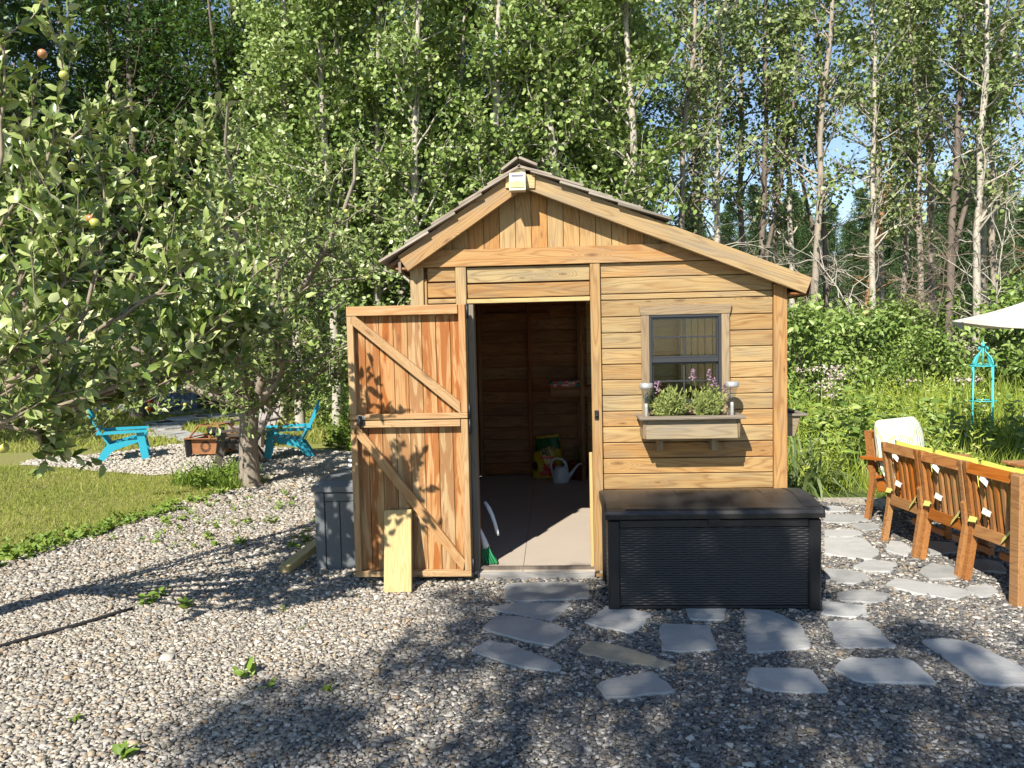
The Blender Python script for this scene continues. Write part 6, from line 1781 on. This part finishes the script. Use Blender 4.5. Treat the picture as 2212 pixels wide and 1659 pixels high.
base_t = np.array([cc[:, 0].mean() - 0.6, cc[:, 1].mean() - 0.8, 0.0])
bt = empty('shade_tree', tuple(base_t)); tag(bt, 'tall tree behind the viewer that throws the dappled shade', 'tree')
cl = cc - base_t
W = Wood(); W.add(np.array([[(0, 0, -.1), (0, 0, 1.5), (.1, .1, 3.5), (.3, .3, 5.5), (.5, .6, 7.5)]]), np.array([[.22, .18, .16, .13, .06]]), 12)
sel = cl[r.choice(len(cl), 60, replace=False)]
st = np.stack([np.interp(np.clip(sel[:, 2] - 2.2, 2.5, 7), [0, 3.5, 7.5], [0, .1, .5]), np.interp(np.clip(sel[:, 2] - 2.2, 2.5, 7), [0, 3.5, 7.5], [0, .1, .6]), np.clip(sel[:, 2] - 2.2, 2.5, 7)], 1)
tt = np.linspace(0, 1, 7)[None, :, None]; Bx = st[:, None] * (1 - tt) + sel[:, None] * tt; Bx[:, 1:-1] += r.normal(0, .08, Bx[:, 1:-1].shape)
W.add(Bx, np.linspace(.05, .008, 7)[None] * np.ones((60, 1)), 5); obj('trunk', W.mesh('trunk'), M['dark_bark'], bt)
per = 60; bi = np.repeat(np.arange(len(cl)), per); n = len(bi); q = cl[bi] + r.normal(0, .125, (n, 3)); obj('crown', leaf_mesh('crown', r, q, r.normal(0, 1, (n, 3)), .085 * r.uniform(.7, 1.3, n), ROUND, .4), M['maple_leaf'], bt)
for i, (u, y, lab) in enumerate(((60, 19.0, 'distant dark maple behind the left apple branches'), (230, 21.0, 'distant dark maple over the blue hut'), (360, 18.5, 'distant maple filling the gap above the path'), (500, 20.0, 'distant maple behind the old apple tree'), (620, 18.0, 'distant maple left of the aspens'), (780, 19.5, 'distant maple behind the door side aspens'), (1000, 18.5, 'distant maple behind the left roof slope'), (1200, 19.0, 'distant maple behind the roof peak'))):
    p = wp(u, 700, y); make_tree('maple_tree', lab, 'tree', (p[0], y, 0), 0, dup=mp, rz=i * 1.37 + .5, sc_=1.0 + 0.05 * (i % 3), group='distant maples')
for i, (u, y, lab) in enumerate(((90, 17.0, 'distant bush at the back left of the lawn'), (250, 17.5, 'distant bush behind the blue hut'), (400, 17.0, 'distant bush beyond the path bend'), (520, 17.2, 'distant bush behind the apple trunk'), (330, 16.6, 'low bush beside the blue hut'))):
    p = wp(u, 700, y); make_tree('leafy_shrub', lab, 'shrub', (p[0], y, 0), 0, dup=sp_[i % 2], rz=i * 2.3, sc_=1.35, group='distant bushes')
# tree out of frame to the left that shades the far lawn
make_tree('maple_tree', 'maple left of the frame that shades the back lawn', 'tree', (-11.0, 4.5, 0), 0, dup=mp, rz=2.0, sc_=0.85, group=GM)
make_tree('maple_tree', 'second maple left of the frame beside the lawn', 'tree', (-9.0, 7.0, 0), 0, dup=mp, rz=4.0, sc_=0.8, group=GM)

# ---------------------------------------------------------------- grass and low plants
def blades(name, poly, dens, h, m, seed, label, cat, keep=None, wide=1.0, avoid=(), lean=0.35, hvar=0.4):
    r = np.random.default_rng(seed); P = np.array(poly); lo, hi = P.min(0), P.max(0)
    n = int((hi[0] - lo[0]) * (hi[1] - lo[1]) * dens); X = r.uniform(lo, hi, (n, 2)); X = X[pip(X, poly)]
    for a in avoid: X = X[~pip(X, a)]
    if keep is not None: X = X[keep(X, r)]
    n = len(X); hh = h * np.exp(r.normal(0, hvar, n)) if not callable(h) else h(X, r)
    d = unit(np.stack([r.normal(0, lean, n), r.normal(0, lean, n), np.ones(n)], 1)); a = r.uniform(0, 6.28, n)
    s_ = np.stack([np.cos(a), np.sin(a), np.zeros(n)], 1); s_ = unit(s_ - d * (s_ * d).sum(1, keepdims=True)); nn = np.cross(d, s_)
    sh = (BLADE[0] * np.array([1, wide, 2.2]), BLADE[1])
    patch = np.sin(X[:, 0] * 1.7) * np.sin(X[:, 1] * 2.3 + 1) * 0.14
    me = leaf_mesh(name, r, np.concatenate([X, np.zeros((n, 1))], 1), None, hh, sh, 0, np.clip(r.normal(.45, .2, n) + patch, 0, 1), (d, s_, nn))
    o = obj(name, me, m); tag(o, label, cat, kind='stuff'); return o


LAWNV = [(-6.9, 5.2), (-4.0, 0.2), (-3.4, 0.3), (-3.05, 1.55), (-2.65, 3.2), (-2.75, 4.6), (-4.0, 5.0), (-5.2, 4.9)]
blades('lawn_grass', LAWNV, 6000, 0.026, M['grass'], 21, 'short sunny lawn grass in front of the fire pit', 'grass', avoid=[PIT], wide=4.0, lean=0.5)
blades('shaded_grass', [(-9.5, 6.5), (-4.5, 6.5), (-1.0, 7.5), (-1.0, 14), (-11, 15)], 700, 0.06, M['grass'], 22, 'shaded lawn grass behind the fire pit', 'grass', avoid=[PIT, PATHP], wide=5.0, lean=0.5)
blades('tree_foot_grass', [(-3.55, 3.55), (-2.6, 3.2), (-2.4, 3.5), (-2.62, 3.9), (-3.4, 4.25)], 3000, 0.13, M['weed_leaf'], 23, 'longer grass at the foot of the apple tree', 'grass', wide=2.2, lean=0.5)
MEAD = [(2.6, 2.9), (3.5, 2.75), (4.6, 2.6), (6.2, 1.9), (9.5, 1.5), (14, 7), (13, 14), (5, 14), (2.6, 9)]
blades('meadow_grass', MEAD, 640, lambda X, r: np.clip((0.30 + 0.32 * np.clip((X[:, 1] - 2.5) / 3.0, 0, 1)) * np.exp(r.normal(0, .25, len(X))), .15, 1.2), M['meadow'], 24, 'tall meadow grass behind the teak seats', 'grass', wide=0.75, lean=0.28)
blades('edge_grass', [(2.55, 2.6), (3.4, 2.5), (4.7, 2.4), (6.5, 1.6), (6.5, 2.4), (4.7, 3.1), (2.6, 3.3)], 900, 0.17, M['meadow'], 25, 'low grass along the gravel edge', 'grass', avoid=[[(3.05, 2.55), (4.0, 2.45), (4.0, 3.15), (3.05, 3.25)]], wide=1.4, lean=0.6)
blades('dead_grass', [(-3.6, -0.35), (-2.4, 0.55), (-2.7, 0.95), (-3.6, 0.3)], 420, 0.09, M['deadgrass'], 26, 'dry tan grass clippings on the gravel', 'grass', wide=1.0, lean=3.0)


def forbs(name, poly, dens, h, m, seed, label, ls=0.07, per=22, avoid=(), shape=SIMPLE, keep=None):
    """leafy upright weeds"""
    r = np.random.default_rng(seed); P = np.array(poly); lo, hi = P.min(0), P.max(0); n = int((hi[0] - lo[0]) * (hi[1] - lo[1]) * dens)
    X = r.uniform(lo, hi, (n, 2)); X = X[pip(X, poly)]
    for a in avoid: X = X[~pip(X, a)]
    if keep is not None: X = X[keep(X, r)]
    n = len(X); H = h * np.exp(r.normal(0, .25, n)); bi = np.repeat(np.arange(n), per); t = r.uniform(.12, 1.0, len(bi)); a = r.uniform(0, 6.28, len(bi))
    ln = r.normal(0, .16, (n, 2)) * H[:, None]
    pos = np.stack([X[bi, 0] + ln[bi, 0] * t, X[bi, 1] + ln[bi, 1] * t, H[bi] * t], 1) + r.normal(0, .01, (len(bi), 3))
    d = np.stack([np.cos(a), np.sin(a), r.normal(.45, .35, len(bi))], 1)
    o = obj(name, leaf_mesh(name, r, pos, d, ls * (1.15 - .5 * t) * r.uniform(.7, 1.3, len(bi)), shape, .8, np.clip(r.normal(.5, .2, len(bi)) + r.normal(0, .15, n)[bi], 0, 1)), m)
    tag(o, label, 'weeds', kind='stuff'); return o


forbs('meadow_weeds', [(2.6, 3.6), (9.5, 3.0), (14, 7), (13, 14), (5, 14), (2.6, 9)], 13, 0.55, M['shrub_leaf'], 27, 'leafy tall weeds among the meadow grass', 0.12, 30)
forbs('goldenrod', MEAD, 11, 0.68, M['meadow'], 28, 'bright green goldenrod stems in the meadow', 0.10, 46, shape=NEEDLE)
WB = [(-3.75, -0.2), (-3.2, 0.15), (-2.95, 1.35), (-2.55, 2.9), (-2.75, 3.2), (-3.05, 2.1), (-3.3, 1.3), (-3.65, 0.4)]
forbs('edge_weeds', WB, 170, 0.07, M['weed_leaf'], 29, 'broad leaved weeds along the lawn edge', 0.055, 9, shape=OVATE)
forbs('gravel_weeds', [(-3.0, 0.7), (-1.0, 0.7), (-0.95, 2.6), (-2.5, 3.2)], 20, 0.05, M['weed_leaf'], 30, 'scattered seedlings in the gravel by the lawn', 0.05, 7, shape=OVATE)
forbs('bank_weeds', [(-2.6, 6.3), (-0.5, 5.2), (0.0, 9.0), (-3.0, 9.5)], 60, 0.35, M['weed_leaf'], 32, 'bright weeds on the bank behind the turquoise chair', 0.075, 22)
forbs('trunk_weeds', [(-3.4, 3.4), (-2.65, 3.2), (-2.5, 3.7), (-3.2, 4.2)], 120, 0.20, M['weed_leaf'], 33, 'bushy weeds left of the apple trunk', 0.05, 16)


def flowers(name, poly, n, z, m, seed, label, s=0.03, per=26, flat=0.3, rad=0.07):
    r = np.random.default_rng(seed); P = np.array(poly); lo, hi = P.min(0), P.max(0); X = r.uniform(lo, hi, (n * 4, 2)); X = X[pip(X, poly)][:n]; n = len(X)
    bi = np.repeat(np.arange(n), per); Z = z * np.exp(r.normal(0, .12, n)); q = np.stack([X[bi, 0], X[bi, 1], Z[bi]], 1) + r.normal(0, rad, (len(bi), 3)) * np.array([1, 1, flat])
    W = Wood(); S0 = np.stack([X[:, 0], X[:, 1], np.zeros(n)], 1); S1 = np.stack([X[:, 0], X[:, 1], Z], 1); W.add(np.stack([S0, S1], 1), np.full((n, 2), .004), 3)
    o = obj(name, leaf_mesh(name, r, q, r.normal(0, 1, (len(bi), 3)), s * r.uniform(.7, 1.3, len(bi)), ROUND, 1.0), m); tag(o, label, 'wildflowers', kind='stuff')
    st_ = obj('flower_stems', W.mesh('stems'), M['stem'], o); return o


flowers('meadow_bloom', [(2.9, 4.0), (4.3, 3.8), (4.6, 6.0), (3.0, 6.2)], 22, 1.0, M['bloom'], 41, 'faded pink flower heads beside the shed corner')
flowers('yarrow_bloom', [(5.8, 4.2), (8.5, 4.0), (8.8, 6.5), (6.0, 6.5)], 14, 0.95, M['bloom'], 42, 'pale pink flower heads near the obelisk trellis')
flowers('goldenrod_bloom', MEAD, 40, 0.68, M['goldenrod'], 43, 'yellow green goldenrod tops in the meadow', 0.045, 30, 1.3, .06)

# milkweeds: thick stems with big paired leaves
for i, (u, v, y, H, lab) in enumerate(((1850, 930, 3.3, 0.95, 'tall milkweed with broad leaves behind the patterned cushion'), (1905, 960, 3.6, 0.8, 'smaller milkweed right of the tall one'), (2040, 950, 3.5, 0.85, 'milkweed left of the obelisk trellis'), (1800, 900, 3.9, 1.0, 'milkweed growing next to the side planter'))):
    p = wp(u, v, y); r = np.random.default_rng(500 + i); t = empty('milkweed', (p[0], y, 0)); tag(t, lab, 'plant', 'milkweeds in the meadow')
    for k in range(4):
        ox_, oy_ = r.normal(0, .12, 2); h = H * r.uniform(.75, 1.05); W = Wood(); st = limbs(r, np.array([[ox_, oy_, 0.]]), np.array([[r.normal(0, .12), r.normal(0, .12), 1.]]), np.array([h]), 6, .05, .1); W.add(st, np.linspace(.008, .004, 6)[None], 5); obj('stem', W.mesh('stem'), M['stem'], t)
        nl = 18; tt = np.repeat(np.linspace(.2, 1, nl // 2), 2); q, d = along(np.repeat(st, nl, 0), tt); a = np.repeat(np.arange(nl // 2) * 1.57, 2) + np.tile([0, math.pi], nl // 2)
        tag(obj('leaf_cluster', leaf_mesh('lv', r, q, np.stack([np.cos(a), np.sin(a), np.full(nl, .45)], 1) * 2, .17 * (1.1 - .4 * tt), OVATE, 1.0), M['shrub_leaf'], t), kind='stuff')
# iris fan beside the shed corner: each sword leaf a part
ip = gp(1742, 1060); t = empty('iris_clump', (ip[0], ip[1], 0)); tag(t, 'pale green iris clump with sword leaves beside the shed corner', 'plant'); r = np.random.default_rng(61)
for k in range(54):
    az_ = r.uniform(0, 6.28); L = r.uniform(.42, .74); el = r.uniform(.75, 1.45); w_ = r.uniform(.014, .024)
    b = np.array([r.normal(0, .09), r.normal(0, .06), 0]); o_ = np.array([math.cos(az_), math.sin(az_), 0]); sd = np.array([-o_[1], o_[0], 0]); V = []
    for j in range(6):
        s_ = j / 5; e_ = el - 0.9 * s_ ** 2.5 * (1.5 - el) * 1.4; p = b + o_ * L * s_ * math.cos(e_) + np.array([0, 0, L * s_ * math.sin(e_)]); ww = w_ * (1 - s_ ** 2.2) * (.8 + .4 * s_) + .0008
        V += [tuple(p + sd * ww), tuple(p - sd * ww), ]
    me = arr_mesh('sword_leaf', np.array(V), np.array([(2 * j, 2 * j + 1, 2 * j + 3, 2 * j + 2) for j in range(5)]), {'rnd': np.full(12, r.random())}); obj('sword_leaf', me, M['iris'], t)

# lavender in the planter
for i, (x, w_, n_, lab) in enumerate(((1.665, .085, 85, 'bushy lavender at the left of the planter, few flowers'), (1.905, .08, 55, 'lavender at the right of the planter with purple flower spikes'))):
    r = np.random.default_rng(70 + i); t = empty('lavender_plant', (x, -0.115, 1.08)); t.scale = (1.15, 1.0, 1.15); tag(t, lab, 'plant', 'lavenders in the window planter')
    H = r.uniform(.09, .185, n_); S0 = np.stack([r.normal(0, w_ * .35, n_), r.normal(0, .02, n_), np.zeros(n_)], 1); D = np.stack([S0[:, 0] * 7 + r.normal(0, .25, n_), r.normal(0, .3, n_), np.ones(n_)], 1)
    St = limbs(r, S0, D, H, 4, .08, .1); W = Wood(); W.add(St, np.full((n_, 1), .0014) * np.linspace(1, .6, 4)[None], 3); obj('stems', W.mesh('stems'), M['stem'], t)
    per = 20; bi = np.repeat(np.arange(n_), per); q, d = along(St[bi], r.uniform(.15, 1, len(bi))); obj('foliage', leaf_mesh('fo', r, q, d * 1.0 + r.normal(0, .55, (len(bi), 3)), .03 * r.uniform(.7, 1.3, len(bi)), NEEDLE, .5), M['lavender'], t)
    spk = [(-.06, .17)] if i == 0 else [(-.075, .235), (.01, .23), (.035, .185), (.095, .15)]
    for (dx, h) in spk:
        W = Wood(); W.add(np.array([[(dx * .5, 0, .03), (dx, -.005, h)]]), np.array([[.0018, .0014]]), 4); obj('flower_stalk', W.mesh('st'), M['stem'], t)
        n2 = 34; q = np.stack([dx + r.normal(0, .006, n2), -.005 + r.normal(0, .006, n2), h + r.uniform(-.02, .035, n2)], 1); obj('flower_spike', leaf_mesh('sp', r, q, r.normal(0, 1, (n2, 3)) + np.array([0, 0, 1]), np.full(n2, .016), SIMPLE, .5), M['purple'], t)

# single weeds rooted in the gravel
wd = [(318, 1305, .16, 'largest weed growing on the gravel by the black tube end'), (405, 1312, .12, 'weed right of the largest gravel weed'), (350, 1285, .10, 'weed just behind the largest gravel weed'), (530, 1465, .13, 'weed with two leaves on the sunny gravel'), (582, 1487, .08, 'small weed right of the two leaved one'), (710, 1495, .09, 'weed at the edge of the tree shade'), (270, 1640, .12, 'weed at the bottom edge of the photo'), (160, 1560, .07, 'small weed at the lower left of the gravel'), (520, 1178, .13, 'weed in the shadow band left of the grey box'), (470, 1180, .11, 'weed left in the shadow band on the gravel'), (590, 1130, .12, 'weed near the grey storage box'), (660, 1170, .14, 'weed at the foot of the grey storage box'), (655, 1360, .05, 'tiny seedling in the middle of the sunny gravel'), (610, 1320, .06, 'tiny seedling below the shadow band')]
for i, (u, v, s_, lab) in enumerate(wd):
    p = gp(u, v, .015); r = np.random.default_rng(600 + i); n = 6 + int(s_ * 60); a = r.uniform(0, 6.28, n)
    q = np.stack([r.normal(0, s_ * .12, n), r.normal(0, s_ * .12, n), r.uniform(0, s_ * .3, n)], 1); d = np.stack([np.cos(a), np.sin(a), r.uniform(.15, .8, n)], 1)
    o = obj('gravel_weed', leaf_mesh('wd', r, q, d * 1.2, s_ * .5 * r.uniform(.6, 1.2, n), OVATE, 1.0), M['weed_leaf'], None, tuple(p)); tag(o, lab, 'weed', 'weeds in the gravel')
